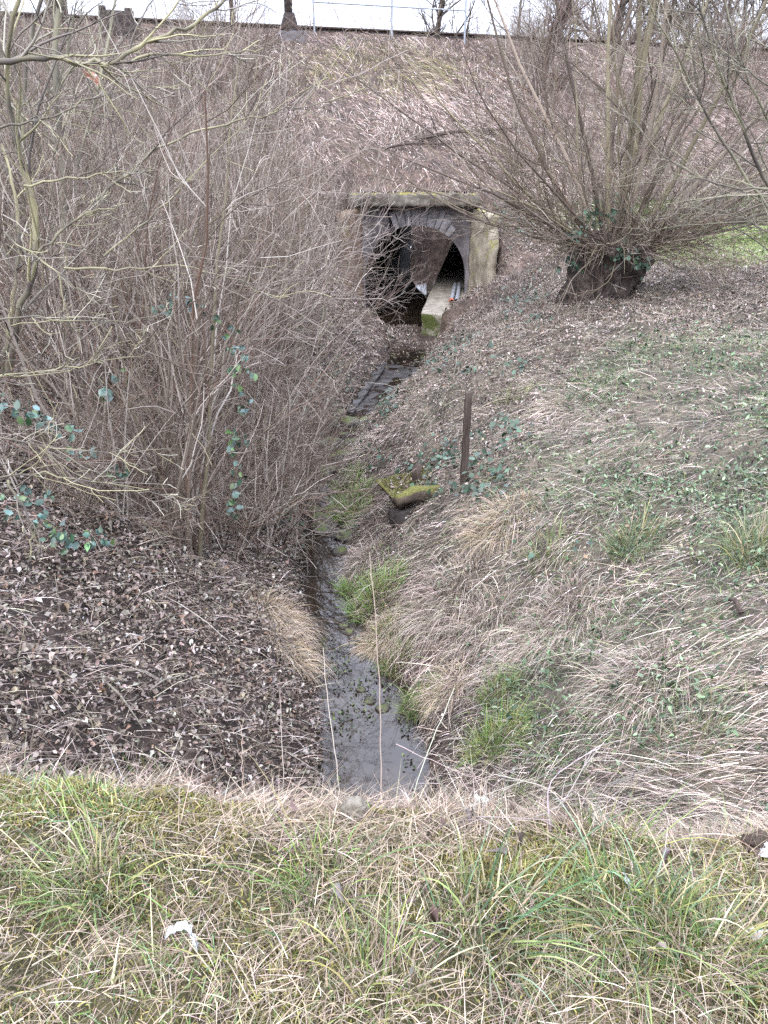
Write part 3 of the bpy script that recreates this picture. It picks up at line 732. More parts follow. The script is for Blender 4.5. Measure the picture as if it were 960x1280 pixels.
V2 = blades(pg, ng + rng.normal(0, .7, (n, 3)) * [1, 1, .2], rng.gamma(5, .018, n), rng.uniform(.002, .004, n), rng.uniform(.2, .8, n), pick(n, [(.12, .12, .035), (.17, .16, .05), (.08, .1, .03)], jit=.25), K=3)
J = join([V1, V2, V3, V4]); o = mk('dry_grass', J[0], J[1], M['straw'], cols=J[2]); tag(o, 'scattered dead stalks over the leaf litter of the left bank', 'dry grass', kind='stuff')

# ---- embankment: matted pinkish dead grass hanging down the slope
def wemb(x, y, z, u, v):
    cxx_, hww_ = chan(y)
    k = is_emb(x, y, z) & ~((y < PY + .2) & (y > 13) & (np.abs(x - cxx_) < hww_ + 1.3)) & (y < 37) & ~in_portal(x, y) & (z < CREST + .2)
    q = np.clip(.62 + .8 * fbm(x * .9, y * .9, 101), .12, 1)
    q *= 1 - .65 * blob(u, v, 570, 200, 130, 32) - .5 * sstep(640, 760, u)
    return k * q * (.55 + .45 * (u > 300))
p, nr, u, v = scatter(330000, -14, 20, 14, 37, wemb); n = len(p)
down = unit(nr * np.array([1, 1, 0])); down[:, 2] = -.55
cl = np.stack([fbm(p[:, 0] * 1.4, p[:, 1] * 1.4, 103), fbm(p[:, 0] * 1.4, p[:, 1] * 1.4, 104) * .4, np.zeros(n)], 1) * 1.1
lay = unit(down + cl + rng.normal(0, .3, (n, 3)))
tuft = (vnoise(p[:, 0] * 2.6, p[:, 1] * 2.6, 105) - .3).clip(0, 1)[:, None]
d0 = lay * .75 + nr * (.25 + .9 * tuft) * rng.uniform(.5, 1.2, (n, 1))
tone = (1.12 + .5 * fbm(p[:, 0] * .7, p[:, 1] * .7, 106) + .2 * blob(u, v, 480, 160, 160, 110))[:, None]
grn = (blob(u, v, 470, 85, 140, 40)[:, None] * .55) > rng.random((n, 1))
col = np.where(grn, pick(n, [(.25, .24, .1), (.32, .29, .14), (.2, .2, .08)], jit=.2), pick(n, PINKST, [3, 3, 2.5, 2, 1.2], .26)) * tone
V1 = blades(p, d0, rng.gamma(7, .05, n) * (.7 + .6 * tuft[:, 0]), rng.uniform(.006, .013, n), rng.uniform(.3, .9, n), col, K=4, lay=lay * .6 + np.array([0, 0, -.5]))
# green strip of field at the right
pg, ng, ug, vg = scatter(130000, 3.5, 14, 15, 21, lambda x, y, z, u, v: (blob(u, v, 910, 313, 115, 22) + blob(u, v, 1000, 300, 120, 24)).clip(0, 1) * .9); n = len(pg)
V2 = blades(pg, ng + rng.normal(0, .5, (n, 3)) * [1, 1, .2], rng.gamma(6, .018, n), rng.uniform(.005, .01, n), .4, pick(n, [(.18, .29, .07), (.26, .37, .10), (.34, .42, .15), (.32, .32, .17)], jit=.2), K=3)
o = mk('dry_grass', V1[0], V1[1], M['straw'], cols=V1[2]); tag(o, 'pinkish matted dead grass hanging down the railway embankment', 'dry grass', kind='stuff')
o = mk('grass', V2[0], V2[1], M['blade'], cols=V2[2]); tag(o, 'strip of short green meadow grass behind the pollard willow', 'grass', kind='stuff')

# ---- ivy and bramble ground cover
def ivyw(x, y, z, u, v):
    d, hw = side_of(x, y)
    k = outside_water(x, y, .03) & (y > 3) & ~in_portal(x, y)
    s = blob(u, v, 620, 545, 45, 22) + blob(u, v, 490, 500, 26, 26) + blob(u, v, 600, 450, 70, 32) * .8 + blob(u, v, 550, 590, 60, 40) * .8 + blob(u, v, 655, 385, 36, 50) * .45 + blob(u, v, 640, 280, 40, 40) * .6 \
        + blob(u, v, 365, 640, 40, 75) * 1.0 + blob(u, v, 380, 540, 45, 45) * .7 + blob(u, v, 400, 490, 45, 40) * .5 + blob(u, v, 615, 600, 70, 40) * .4 + blob(u, v, 510, 560, 60, 60) * .25 + blob(u, v, 690, 685, 60, 22) * .6
    return k * s.clip(0, 1) * np.clip(.12 + 1.3 * fbm(x * 2.6, y * 2.6, 111), 0, 1)
p, nr, u, v = scatter(90000, -3, 6, 4, 24, ivyw); n = len(p)
V1 = leaves(p + nr * rng.uniform(.02, .13, (n, 1)), unit(nr + rng.normal(0, .5, (n, 3)) + [0, -.3, .1]), rng.uniform(.035, .085, n), pick(n, IVYC, jit=.28), fold=.15, asp=.85, curl=.2)
o = mk('ivy', V1[0], V1[1], M['ivy'], cols=V1[2]); tag(o, 'dark green ivy trailing over both banks near the stream', 'ivy', kind='stuff')

# ---- weed in the lower pool
def wweed(x, y, z, u, v): return (~outside_water(x, y, -.03)) * (blob(u, v, 425, 850, 55, 45) * .9 + blob(u, v, 440, 880, 60, 55) * .55 + blob(u, v, 515, 930, 18, 70) * .8 + blob(u, v, 420, 960, 25, 60) * .2 + .01 * blob(u, v, 460, 900, 80, 120)).clip(0, 1) * np.clip(.3 + 1.5 * fbm(x * 5, y * 5, 121), 0, 1)
p, nr, u, v = scatter(16000, -1, 1, 3.5, 8, wweed); p[:, 2] = WATER + rng.uniform(.002, .035, len(p)); n = len(p)
V1 = leaves(p, unit(np.array([0, 0, 1.]) + rng.normal(0, .4, (n, 3))), rng.uniform(.012, .045, n), pick(n, [(.02, .03, .012), (.04, .06, .02), (.03, .025, .018), (.07, .09, .03)], jit=.25), asp=.5)
o = mk('water_weed', V1[0], V1[1], M['ivy'], cols=V1[2]); tag(o, 'dark weed and leaf scraps floating on the lower pool', 'water weed', kind='stuff')

# ================================================================== woody plants
RODC = np.array([(.095, .073, .057), (.145, .115, .09), (.21, .172, .138), (.31, .268, .228), (.43, .39, .34), (.155, .102, .078), (.2, .175, .115)])
def rodcol(n, K, S, w, g):
    c = RODC[g.choice(7, n, p=np.array(w) / np.sum(w))] * np.exp(g.normal(0, .2, (n, 1)))
    return np.repeat(c, K * S, axis=0)
W_DULL = [2, 3, 3, 2.2, 1.0, 1.5, .8]; W_RED = [2, 3, 2.5, 1.6, .7, 3.5, .3]; W_OLIVE = [1.5, 2, 2, 1.2, .6, .5, 3.5]
def ct(P, R_, S, w, g): V, Q = tubes(P, R_, S); return V, Q, rodcol(P.shape[0], P.shape[1], S, w, g)
def shrub_mesh(seed, h=3.2, stems=16, spread=.34, kids=7, grand=4, base=.28, mat_=None, upright=.25, r=.013, name='shrub'):
    g = np.random.default_rng(seed)
    a = g.uniform(0, 2 * np.pi, stems); rr = base * np.sqrt(g.random(stems))
    p0 = np.stack([rr * np.cos(a), rr * np.sin(a), np.full(stems, -.1)], 1)
    tilt = g.gamma(2.2, spread / 2, stems)
    d0 = np.stack([np.cos(a) * np.sin(tilt), np.sin(a) * np.sin(tilt), np.cos(tilt)], 1)
    P, Rr = grow(p0, d0, h * g.uniform(.55, 1.1, stems), r * g.uniform(.5, 1.25, stems), 9, .28, upright, .22, g)
    wts = W_RED if mat_ is M['twigred'] else W_DULL
    A = ct(P, Rr, 4, wts, g)
    P2, R2 = sprout(P, Rr, kids, .15, .97, .3, .95, .42, .6, 6, .35, .25, .35, None, g)
    B = ct(P2, R2, 3, wts, g)
    P3, R3 = sprout(P2, R2, grand, .1, 1, .35, 1.1, .5, .75, 4, .4, .1, .5, None, g)
    R2 = np.maximum(R2, .0024); R3 = np.maximum(R3, .002)
    C = ct(P3, R3, 3, wts, g)
    V, Q, C_ = join([A, B, C])
    return mk(name, V, Q, M['rods'], cols=C_)
def put(o, x, y, rz, s, sz=None, sink=.02):
    z = tz(x, y) - sink
    o.location = (x, y, z); o.rotation_euler = (rng.normal(0, .05), rng.normal(0, .05), rz); o.scale = (s, s, sz or s)
    return o
protos = [shrub_mesh(101, 3.2, 20, .40, 8, 5, mat_=M['twig'], r=.017), shrub_mesh(102, 3.6, 16, .32, 9, 5, mat_=M['twigred'], r=.017),
          shrub_mesh(103, 2.7, 24, .5, 7, 5, mat_=M['twigred'], r=.015), shrub_mesh(104, 3.9, 14, .26, 10, 4, mat_=M['twig'], upright=.5, r=.02),
          shrub_mesh(105, 3.0, 12, .75, 10, 5, mat_=M['twig'], upright=.1, r=.017), shrub_mesh(106, 2.3, 18, .65, 9, 6, mat_=M['twigred'], upright=-.1, r=.013)]
used = [False] * 6
def plant_shrub(k, x, y, s, label, group, sz=None):
    o = protos[k]
    if used[k]: o = o.copy(); COL.objects.link(o)
    used[k] = True
    put(o, x, y, rng.uniform(0, 6.28), s, sz)
    tag(o, label, 'shrub', group); return o
# thicket on the left bank, from beside the stream back to the embankment
spots = []
def spread_pts(pixels_box, n, ymin, ymax, mind, test):
    out = []; tries = 0
    while len(out) < n and tries < 6000:
        tries += 1
        y = rng.uniform(ymin, ymax); x = rng.uniform(*pixels_box)
        z = tz(x, y); u, v = project(np.array(x), np.array(y), np.array(z))
        if not test(float(u), float(v), x, y, z): continue
        if any((x - a) ** 2 + (y - b) ** 2 < mind ** 2 for a, b in out): continue
        out.append((x, y))
    return out
near = spread_pts((-7.5, -.5), 52, 6.5, 19, .58, lambda u, v, x, y, z: -120 < u < 372 - .12 * max(0, v - 560) and v < 705 - .25 * max(0, 300 - u) and abs(x - chan(np.array([y]))[0][0]) > chan(np.array([y]))[1][0] + .55)
for bx_, by_ in [(40, 622), (100, 636), (150, 645), (200, 662), (240, 682), (280, 692), (318, 690), (350, 672), (362, 640), (310, 645), (250, 640), (335, 610), (180, 620), (368, 600), (290, 665), (225, 650)]:
    q = hit(bx_, by_)
    plant_shrub(int(rng.choice([5, 2, 0, 4, 5])), q[0], q[1], rng.uniform(.42, .68), 'low bushy bare shrub at the front foot of the left thicket', 'low bare shrubs at the foot of the left thicket')
for i, (x, y) in enumerate(near):
    plant_shrub(int(rng.integers(0, 6)), x, y, rng.uniform(.72, 1.05), 'leafless many stemmed shrub in the dense thicket on the bank left of the stream', 'leafless shrubs of the left thicket')
slope = spread_pts((-12, .2), 30, 16, 27, .8, lambda u, v, x, y, z: -120 < u < 425 and v < 420 and not (u > 330 and v < 160) and not (90 < u < 200 and v < 130) and bool(is_emb(x, y, z)) and not (abs(x - .85) < 1.9 and y < 24))
for x, y in slope:
    plant_shrub(int(rng.integers(0, 6)), x, y, rng.uniform(.6, 1.05), 'thin leafless shrub rising from the left half of the railway embankment', 'leafless shrubs on the left of the embankment')
rslope = spread_pts((2.4, 17), 40, 19, 35, .95, lambda u, v, x, y, z: 600 < u < 1060 and 55 < v < 300 and bool(is_emb(x, y, z)) and x > 3.2 and (y - 20) > -.0 and not (u > 790 and v > 282))
for x, y in rslope:
    plant_shrub(int(rng.integers(0, 6)), x, y, rng.uniform(.5, .85), 'reddish leafless shrub on the embankment slope behind the pollard willow', 'leafless shrubs behind the pollard willow')

# ---- pollard willow: squat trunk, many rods
wb = hit(745, 372); WY = wb[1]; px_m = WY / F * 1.02
wil = thing('pollard_willow', tuple(wb), 'old pollard willow with a squat dark trunk and a fan of bare rods', 'tree')
nr_, ns_ = 14, 28
V = []
for j in range(nr_):
    t = j / (nr_ - 1)
    rx = (.50 + .07 * t + .22 * t ** 3) * (1 + .14 * (1 - t) ** 4); ry = rx * .8
    if t > .86: q = 1 - ((t - .86) / .14) ** 2; rx *= .35 + .65 * q; ry *= .35 + .65 * q
    cxo = .02 + .22 * t ** 1.4
    for i in range(ns_):
        a = i / ns_ * 2 * np.pi
        nz = .30 * mnoise.fractal(Vector((math.cos(a) * 1.6, math.sin(a) * 1.6, t * 2.2)), 1, 2, 4) + .07 * math.sin(a * 7 + 2 * t) + .06 * math.sin(a * 3 + 1)
        V.append((cxo + rx * (1 + nz) * math.cos(a), ry * (1 + nz) * math.sin(a), -.25 + 1.18 * t + .09 * math.sin(a * 2 + 1) * t))
V.append((.24, 0, 1.0)); Q = [(j * ns_ + i, j * ns_ + (i + 1) % ns_, (j + 1) * ns_ + (i + 1) % ns_, (j + 1) * ns_ + i) for j in range(nr_ - 1) for i in range(ns_)]
Q += [((nr_ - 1) * ns_ + i, (nr_ - 1) * ns_ + (i + 1) % ns_, nr_ * ns_) for i in range(ns_)]
mk('trunk', V, Q, M['trunk'], wil, smooth=True)
g = np.random.default_rng(77)
def rod(p0, d0, L, r0, K=12, wander=.12, up=.28, kids=9, grand=5, mat_=None, parent=None, name='branch', kl=.36):
    P, Rr = grow(np.array([p0]), np.array([d0]), np.array([L]), np.array([r0]), K, wander, up, .16, g)
    parts = [ct(P, Rr, 6, [2.5, 2.5, 1.6, .5, .05, .6, 3], g)]
    P2, R2 = sprout(P, Rr, kids, .08, .98, .25, .85, kl, .5, 7, .3, .25, .25, .012, g); R2 = np.maximum(R2, .004); parts.append(ct(P2, R2, 3, [2.5, 2.5, 2, .8, .3, 1, 3], g))
    P3, R3 = sprout(P2, R2, grand, .1, .98, .3, 1.0, .45, .6, 5, .35, .05, .4, .006, g); R3 = np.maximum(R3, .003); parts.append(ct(P3, R3, 3, [2.5, 3, 2.5, 1.2, .4, 1.5, 1.5], g))
    V, Q, C_ = join(parts); return mk(name, V, Q, M['rods'], parent, cols=C_)
# thick rods read off the photograph's fan: pixel aim from the head, length in metres
aims = [(-.78, .30, 3.9, .035), (-.70, .55, 4.4, .04), (-.62, .75, 5.0, .05), (-.5, 1, 5.4, .05), (-.42, 1.25, 5.6, .045), (-.3, 1.5, 6.0, .055), (-.2, 2, 6.2, .06), (-.12, 3, 6.4, .05), (-.02, 3, 6.6, .065),
        (.06, 3, 6.3, .06), (.14, 2.2, 6.3, .06), (.22, 1.8, 6.0, .05), (.32, 1.3, 5.8, .055), (.42, 1.1, 5.4, .05), (.52, .95, 5.2, .05), (.72, .62, 4.6, .085), (.9, .3, 4.6, .05), (.95, .2, 4.0, .035), (.8, .45, 4.4, .04)]
aims += [(-1.0, .22, 4.2, .034), (-.95, .38, 4.6, .036), (-.85, .5, 4.8, .036), (1.0, .3, 5.0, .06), (1.0, .45, 5.2, .04), (.95, .6, 5.2, .036), (-.9, .62, 5, .034), (.85, .75, 5.2, .036)]
for ax, az, L, r0 in aims:
    d = unit(np.array([ax, g.normal(-.05, .35), az])); p = np.array([.22 + d[0] * .55, d[1] * .4, .72 + .25 * (1 - abs(d[0]))])
    rod(p, d, L * .95, r0 * .8, parent=wil, kids=12, grand=5, wander=.2)
for _ in range(30):
    a = g.uniform(-1.1, 1); d = unit(np.array([a * 1.5, g.normal(-.1, .5), .95 - .6 * abs(a) + g.normal(0, .2)]))
    rod(np.array([.2 + d[0] * .55, d[1] * .45, .7 + .22 * g.random()]), d, g.uniform(1.6, 4.4), g.uniform(.01, .024), parent=wil, kids=11, grand=5, wander=.3)
for _ in range(70):
    a = g.uniform(-1, 1); d = unit(np.array([a * 1.2, g.normal(-.35, .5), g.normal(.45, .4)]))
    rod(np.array([.18 + a * .55, d[1] * .4, .55 + .35 * g.random()]), d, g.uniform(.6, 2.4), g.uniform(.006, .012), parent=wil, kids=7, grand=4, wander=.4, up=.3, K=9, name='shoot')
# hanging dry shoots at the foot, ivy on the head
for _ in range(30):
    a = g.uniform(-.6, np.pi + .6); d = np.array([math.cos(a) * .8, -.6, .25])
    rod(np.array([.2 + .6 * math.cos(a), -.35, .7 + .15 * g.random()]), d, g.uniform(.7, 1.5), .008, K=8, up=-1.6, kids=4, grand=2, parent=wil, name='hanging_shoot', mat_=M['twig'])
n = 150
cl = np.array([(-.55, -.5, .62), (.1, -.6, .72), (.42, -.6, .66), (-.25, -.45, 1.25), (-.5, -.4, .95), (.05, -.45, 1.3)])
c_ = cl[g.integers(0, 6, n)] + g.normal(0, .085, (n, 3))
V1 = leaves(c_, unit(g.normal(0, .6, (n, 3)) + [0, -.8, .4]), g.uniform(.05, .09, n), pick(n, IVYC, jit=.25), asp=.85, fold=.15)
o = mk('ivy', V1[0], V1[1], M['ivy'], wil, cols=V1[2])

# ---- branches drawn from the photograph, standing at their own depth
PAL = {'lichened_bark': [(.09, .078, .068), (.29, .27, .16), (.19, .17, .14), (.36, .34, .27)], 'dark_lichened_bark': [(.09, .08, .068), (.2, .19, .13), (.15, .13, .105), (.29, .27, .21)], 'twig_bark': [(.13, .10, .085), (.26, .22, .19), (.2, .16, .14), (.34, .29, .255)], 'old_willow_bark': [(.035, .024, .02), (.075, .05, .042), (.1, .07, .06), (.15, .11, .1)]}
def path_tree(name, label, cat, specs, mat_, kids=8, grand=4, base=None, kl=.4, cap=.013, pal=None):
    pal = pal or PAL[mat_.name]
    """specs: (part name, [(px, py, Y)...], r0, r1, kids)"""
    first = specs[0][1][0]; b = base if base is not None else at_depth(*first)
    root = thing(name, tuple(b), label, cat)
    for nm, pts, r0, r1, kd in specs:
        P = np.stack([at_depth(*q) for q in pts]) - b
        K = max(10, len(pts) * 4); P = resample(P, K)[None]
        P[:, 1:-1] += g.normal(0, .008, (1, K - 2, 3))
        Rr = np.linspace(r0, r1, K)[None] * .72 * (1 + .06 * g.normal(0, 1, (1, K)))
        V, Q = tubes(P, Rr, 7)
        f = np.repeat(np.clip(fbm(np.arange(K) * .45, np.full(K, r0 * 900), int(r0 * 1e4) % 97) * 1.3 + .45, 0, 1), 7)[:, None]
        parts = [(V, Q, (np.array(pal[0]) * (1 - f) + np.array(pal[1]) * f) * np.exp(g.normal(0, .18, (len(V), 1))))]
        def tw(P_, R_, S, q):
            V, Q = tubes(P_, R_, S); n_, k_ = P_.shape[:2]
            c_ = np.array(pal)[g.choice(len(pal), n_, p=q)] * np.exp(g.normal(0, .2, (n_, 1)))
            return V, Q, np.repeat(c_, k_ * S, axis=0)
        if kd:
            P2, R2 = sprout(P, Rr, int(kd * 1.5), .12, .99, .3, 1.05, kl, .55, 8, .32, .12, .3, cap, g); R2 = np.maximum(R2, .0026); parts.append(tw(P2, R2, 4, [.3, .3, .25, .15]))
            P3, R3 = sprout(P2, R2, grand + 1, .1, .98, .4, 1.2, .45, .65, 6, .4, .1, .5, .005, g); R3 = np.maximum(R3, .002); parts.append(tw(P3, R3, 3, [.3, .25, .25, .2]))
        V, Q, C_ = join(parts); mk(nm, V, Q, M['rods'], root, cols=C_, smooth=True)
    return root
path_tree('lichened_shrub', 'near grey shrub at the left edge with yellow lichen along its spreading twigs', 'shrub', [
    ('stem', [(10, 470, 6.6), (22, 400, 6.5), (45, 330, 6.4), (48, 270, 6.4), (25, 190, 6.3), (8, 120, 6.2), (14, 40, 6.0), (30, -40, 5.9)], .04, .018, 10),
    ('stem', [(5, 470, 6.7), (12, 400, 6.7), (24, 320, 6.8), (20, 240, 6.9), (2, 180, 7.0)], .03, .014, 7),
    ('branch', [(-70, 110, 5.2), (0, 78, 5.3), (40, 70, 5.35), (90, 79, 5.4), (150, 77, 5.45), (185, 52, 5.5), (235, 35, 5.6), (292, -6, 5.7)], .026, .012, 10),
    ('branch', [(150, 77, 5.45), (215, 66, 5.5), (270, 71, 5.6), (330, 60, 5.7)], .013, .004, 6),
    ('branch', [(110, 255, 6.4), (150, 225, 6.5), (195, 185, 6.6), (250, 162, 6.7), (330, 145, 6.8), (430, 120, 7.0)], .016, .005, 9),
    ('branch', [(130, 320, 6.4), (190, 270, 6.5), (260, 200, 6.7), (320, 140, 6.9)], .013, .004, 8),
    ('branch', [(30, 232, 5.6), (90, 222, 5.6), (150, 215, 5.6), (197, 213, 5.6)], .011, .004, 9),
    ('branch', [(5, 290, 5.3), (45, 325, 5.2), (80, 345, 5.1), (128, 385, 5.0)], .010, .004, 7),
    ('branch', [(45, 320, 6.0), (80, 285, 6.0), (110, 265, 6.0), (160, 255, 6.0)], .016, .005, 8),
    ('branch', [(80, 335, 6.0), (160, 338, 6.0), (220, 330, 6.1), (290, 345, 6.2), (370, 385, 6.3)], .011, .004, 9),
    ('branch', [(-40, 475, 5.4), (40, 465, 5.4), (120, 455, 5.4), (190, 440, 5.5)], .011, .004, 10),
    ('branch', [(-30, 540, 5.0), (60, 560, 5.0), (140, 567, 5.1), (215, 560, 5.2)], .010, .003, 9),
    ('branch', [(-30, 600, 4.6), (50, 590, 4.6), (110, 600, 4.7), (160, 610, 4.8), (245, 625, 4.9)], .010, .003, 8),
    ('branch', [(10, 600, 4.5), (32, 640, 4.45), (42, 680, 4.4), (30, 720, 4.4)], .012, .005, 4),
    ('branch', [(-20, 400, 5.4), (50, 395, 5.4), (110, 405, 5.5), (200, 395, 5.6)], .010, .003, 9),
    ('branch', [(0, 160, 5.6), (60, 150, 5.6), (120, 120, 5.7), (200, 105, 5.8)], .010, .003, 8)], M['lichen'], base=np.array([-3.2, 6.6, tz(-3.2, 6.6)]))
# slender upright trunks at the upper left
for i, (pts, r0, lab) in enumerate([
        ([(78, 430, 9.5), (80, 240, 9.5), (76, 160, 9.5), (68, 90, 9.5), (74, 0, 9.5), (84, -60, 9.5)], .075, 'slender dark trunk crossing the long horizontal branch at upper left'),
        ([(28, 420, 11), (30, 240, 11), (28, 110, 11), (40, 40, 11), (62, -40, 11)], .06, 'pale upright trunk at the far left, thinner and farther back'),
        ([(50, 520, 10), (62, 340, 10), (118, 130, 10.5), (150, -20, 11)], .04, 'thin leaning stem at upper left, bent towards the concrete block')]):
    P = at_depth(*pts[0]); zt = tz(P[0], P[1]); 
    path_tree('young_tree', lab, 'tree', [('trunk', [(pts[0][0], pts[0][1] + 40, pts[0][2])] + pts, r0, r0 * .45, 16)], M['lichend'], base=np.array([P[0], P[1], zt]), kl=.3)
# long bare rods of the bushes leaning across the embankment view
path_tree('leaning_shrub', 'leafless shrub with long pale rods leaning right across the middle of the thicket', 'shrub', [
    ('stem', [(200, 520, 8.2), (255, 400, 8.4), (300, 300, 8.6), (345, 170, 8.8), (415, 80, 9.0)], .018, .004, 12),
    ('stem', [(190, 520, 8.2), (240, 420, 8.3), (330, 300, 8.5), (420, 215, 8.7), (500, 150, 9.0)], .016, .004, 12),
    ('stem', [(210, 540, 8.2), (230, 380, 8.4), (225, 240, 8.6), (250, 90, 8.8)], .016, .004, 12),
    ('stem', [(220, 540, 8.2), (290, 430, 8.3), (380, 330, 8.5), (470, 290, 8.7)], .014, .003, 14),
    ('stem', [(205, 540, 8.2), (270, 460, 8.2), (340, 400, 8.2), (400, 378, 8.3), (455, 362, 8.4)], .012, .003, 14),
    ('stem', [(230, 560, 8.0), (300, 470, 8.0), (350, 420, 8.0), (400, 350, 8.1), (430, 300, 8.2)], .012, .003, 14)], M['twig'], base=np.array([-2.6, 8.2, tz(-2.6, 8.2)]))
path_tree('overhanging_shrub', 'thin dark shrub leaning over the upper end of the pool from the left bank', 'shrub', [
    ('stem', [(362, 640, 9.6), (375, 560, 10.2), (392, 470, 10.8), (405, 380, 11.2), (410, 300, 11.5)], .018, .005, 14),
    ('stem', [(362, 640, 9.6), (368, 560, 10.0), (372, 450, 10.4), (368, 340, 10.8)], .016, .004, 12),
    ('stem', [(362, 640, 9.6), (385, 570, 10.2), (412, 510, 10.8), (430, 450, 11.2)], .014, .004, 10)], M['lichend'], base=hit(362, 645))
path_tree('streamside_shrub', 'pale twiggy shrub reaching over the stream in front of the culvert mouth', 'shrub', [
    ('stem', [(395, 440, 18.5), (425, 400, 18.8), (455, 340, 19), (490, 300, 19.2), (530, 285, 19.4)], .014, .004, 14),
    ('stem', [(395, 440, 18.5), (430, 410, 18.7), (470, 385, 18.9), (520, 360, 19)], .012, .004, 14),
    ('stem', [(395, 440, 18.5), (425, 380, 18.7), (450, 350, 18.9), (505, 345, 19)], .012, .004, 14),
    ('stem', [(395, 440, 18.5), (410, 360, 18.7), (430, 290, 18.9), (450, 220, 19)], .014, .004, 12),
    ('stem', [(395, 440, 18.5), (380, 380, 18.7), (390, 300, 18.9), (420, 240, 19)], .014, .004, 12)], M['twig'], base=np.array([*at_depth(395, 440, 18.5)[:2], tz(*at_depth(395, 440, 18.5)[:2])]))
# tree outside the right edge reaching in
path_tree('overhanging_tree', 'greenish bare branches reaching in from the right edge of the photo', 'tree', [
    ('branch', [(1010, 330, 10.5), (960, 230, 10.4), (935, 180, 10.2), (905, 100, 10), (880, 30, 9.8), (868, -30, 9.7)], .04, .014, 14),
    ('branch', [(1010, 300, 10.4), (950, 250, 10.2), (880, 140, 10), (845, 70, 9.8), (800, -20, 9.6)], .03, .01, 14),
    ('branch', [(1020, 200, 10), (960, 150, 10), (925, 80, 10), (900, -20, 10)], .03, .01, 12),
    ('branch', [(1030, 240, 9.5), (960, 235, 9.4), (900, 235, 9.3), (830, 200, 9.2), (775, 130, 9.1)], .022, .005, 14),
    ('branch', [(1030, 330, 9.8), (960, 290, 9.8), (900, 260, 9.7), (830, 260, 9.6)], .018, .004, 12),
    ('branch', [(1020, 120, 9.8), (960, 110, 9.8), (900, 60, 9.7), (840, 30, 9.6)], .018, .005, 12),
    ('trunk', [(1060, 470, 10.6), (1030, 380, 10.5), (1010, 300, 10.4), (1030, 160, 10.4), (1030, 0, 10.3)], .09, .05, 10)], M['lichend'], base=np.array([*at_depth(1060, 470, 10.6)[:2], tz(*at_depth(1060, 470, 10.6)[:2])]))

# ---- trees behind the railway
def big_tree(seed, h, r0, lean=0., name='bare_tree'):
    gg = np.random.default_rng(seed)
    P, Rr = grow(np.zeros((1, 3)), np.array([[lean, 0, 1]]), np.array([h]), np.array([r0]), 14, .12, .15, .2, gg)
    P2, R2 = sprout(P, Rr, 26, .12, .97, .45, 1.05, .42, .5, 9, .35, .35, .2, None, gg)
    P3, R3 = sprout(P2, R2, 9, .12, .98, .35, 1.0, .42, .55, 7, .4, .15, .3, None, gg)
    P4, R4 = sprout(P3, R3, 7, .1, .98, .35, 1.0, .45, .7, 5, .4, .0, .5, None, gg)
    R3 = np.maximum(R3, .009); R4 = np.maximum(R4, .006)
    root = thing(name, (0, 0, 0), None, None)
    mk('trunk', *tubes(P, Rr, 9), M['bark'], root, smooth=True)
    V, Q = join([tubes(P2, R2, 5), tubes(P3, R3, 3), tubes(P4, R4, 3)]); mk('crown', V, Q, M['bark'], root)
    return root
bt = [big_tree(201, 11, .2), big_tree(202, 13, .26), big_tree(203, 10, .17, .1)]
ub = [False] * 3
def plant_tree(k, px, Y, s, label, group=None, base_z=None):
    o = bt[k]
    if ub[k]: o = tree_copy(o)
    ub[k] = True
    x = at_depth(px, 45, Y)[0]
    o.location = (x, Y, tz(x, Y) - .1 if base_z is None else base_z); o.rotation_euler = (0, 0, rng.uniform(0, 6.28)); o.scale = (s,) * 3
    tag(o, label, 'tree', group)
plant_tree(1, 545, 52, .95, 'bare spreading tree seen behind the galvanised railing')
for px, Y, s, k in [(640, 46, .9, 0), (668, 50, 1, 2), (735, 47, .9, 0), (770, 44, 1.05, 1), (805, 50, 1, 2), (835, 46, 1, 1), (865, 43, .9, 0), (900, 48, 1.05, 1), (935, 45, 1, 2), (965, 50, 1.0, 1), (1000, 46, 1, 0)]:
    plant_tree(k, px, Y, s, 'bare tree in the row beyond the tracks at upper right', 'bare trees beyond the tracks')
for px, Y, s, k in [(20, 40, .55, 2), (-40, 42, .7, 0)]:
    plant_tree(k, px, Y, s, 'small bare tree beyond the tracks at the far left', 'bare trees beyond the tracks at left')
lt = path_tree('leaning_tree', 'reddish trunk leaning right from the embankment top behind the willow', 'tree', [
    ('trunk', [(660, 130, 28.0), (678, 90, 28.5), (690, 55, 28.8), (705, 15, 29), (730, -60, 29.5)], .3, .23, 22)], M['trunk'], base=None, kl=.35, cap=.03)

# ---- bramble sprays
def bramble(label, pts, nleaf, size=.06):
    P = np.stack([at_depth(*q) for q in pts]); b = P[0].copy()
    root = thing('bramble', tuple(b), label, 'bramble')
    C = resample(P - b, 20); Rr = np.linspace(.005, .002, 20)[None]
    mk('stem', *tubes(C[None], Rr, 5), M['twigred'], root, smooth=True)
    nleaf = int(nleaf * 1.5); size *= .78
    i = (g.integers(1, 7, nleaf) * 3 + g.integers(-1, 2, nleaf)).clip(0, 19); c_ = C[i] + g.normal(0, .04, (nleaf, 3)) + [0, -.02, 0]
    V1 = leaves(c_, unit(g.normal(0, .5, (nleaf, 3)) + [0, -.9, .5]), g.uniform(.7, 1.3, nleaf) * size, pick(nleaf, [(.025, .055, .04), (.045, .085, .07), (.075, .125, .11), (.03, .065, .032), (.07, .12, .045)], jit=.25) * 1.35, asp=.62, fold=.4)
    mk('leaves', V1[0], V1[1], M['ivy'], root, cols=V1[2]); return root
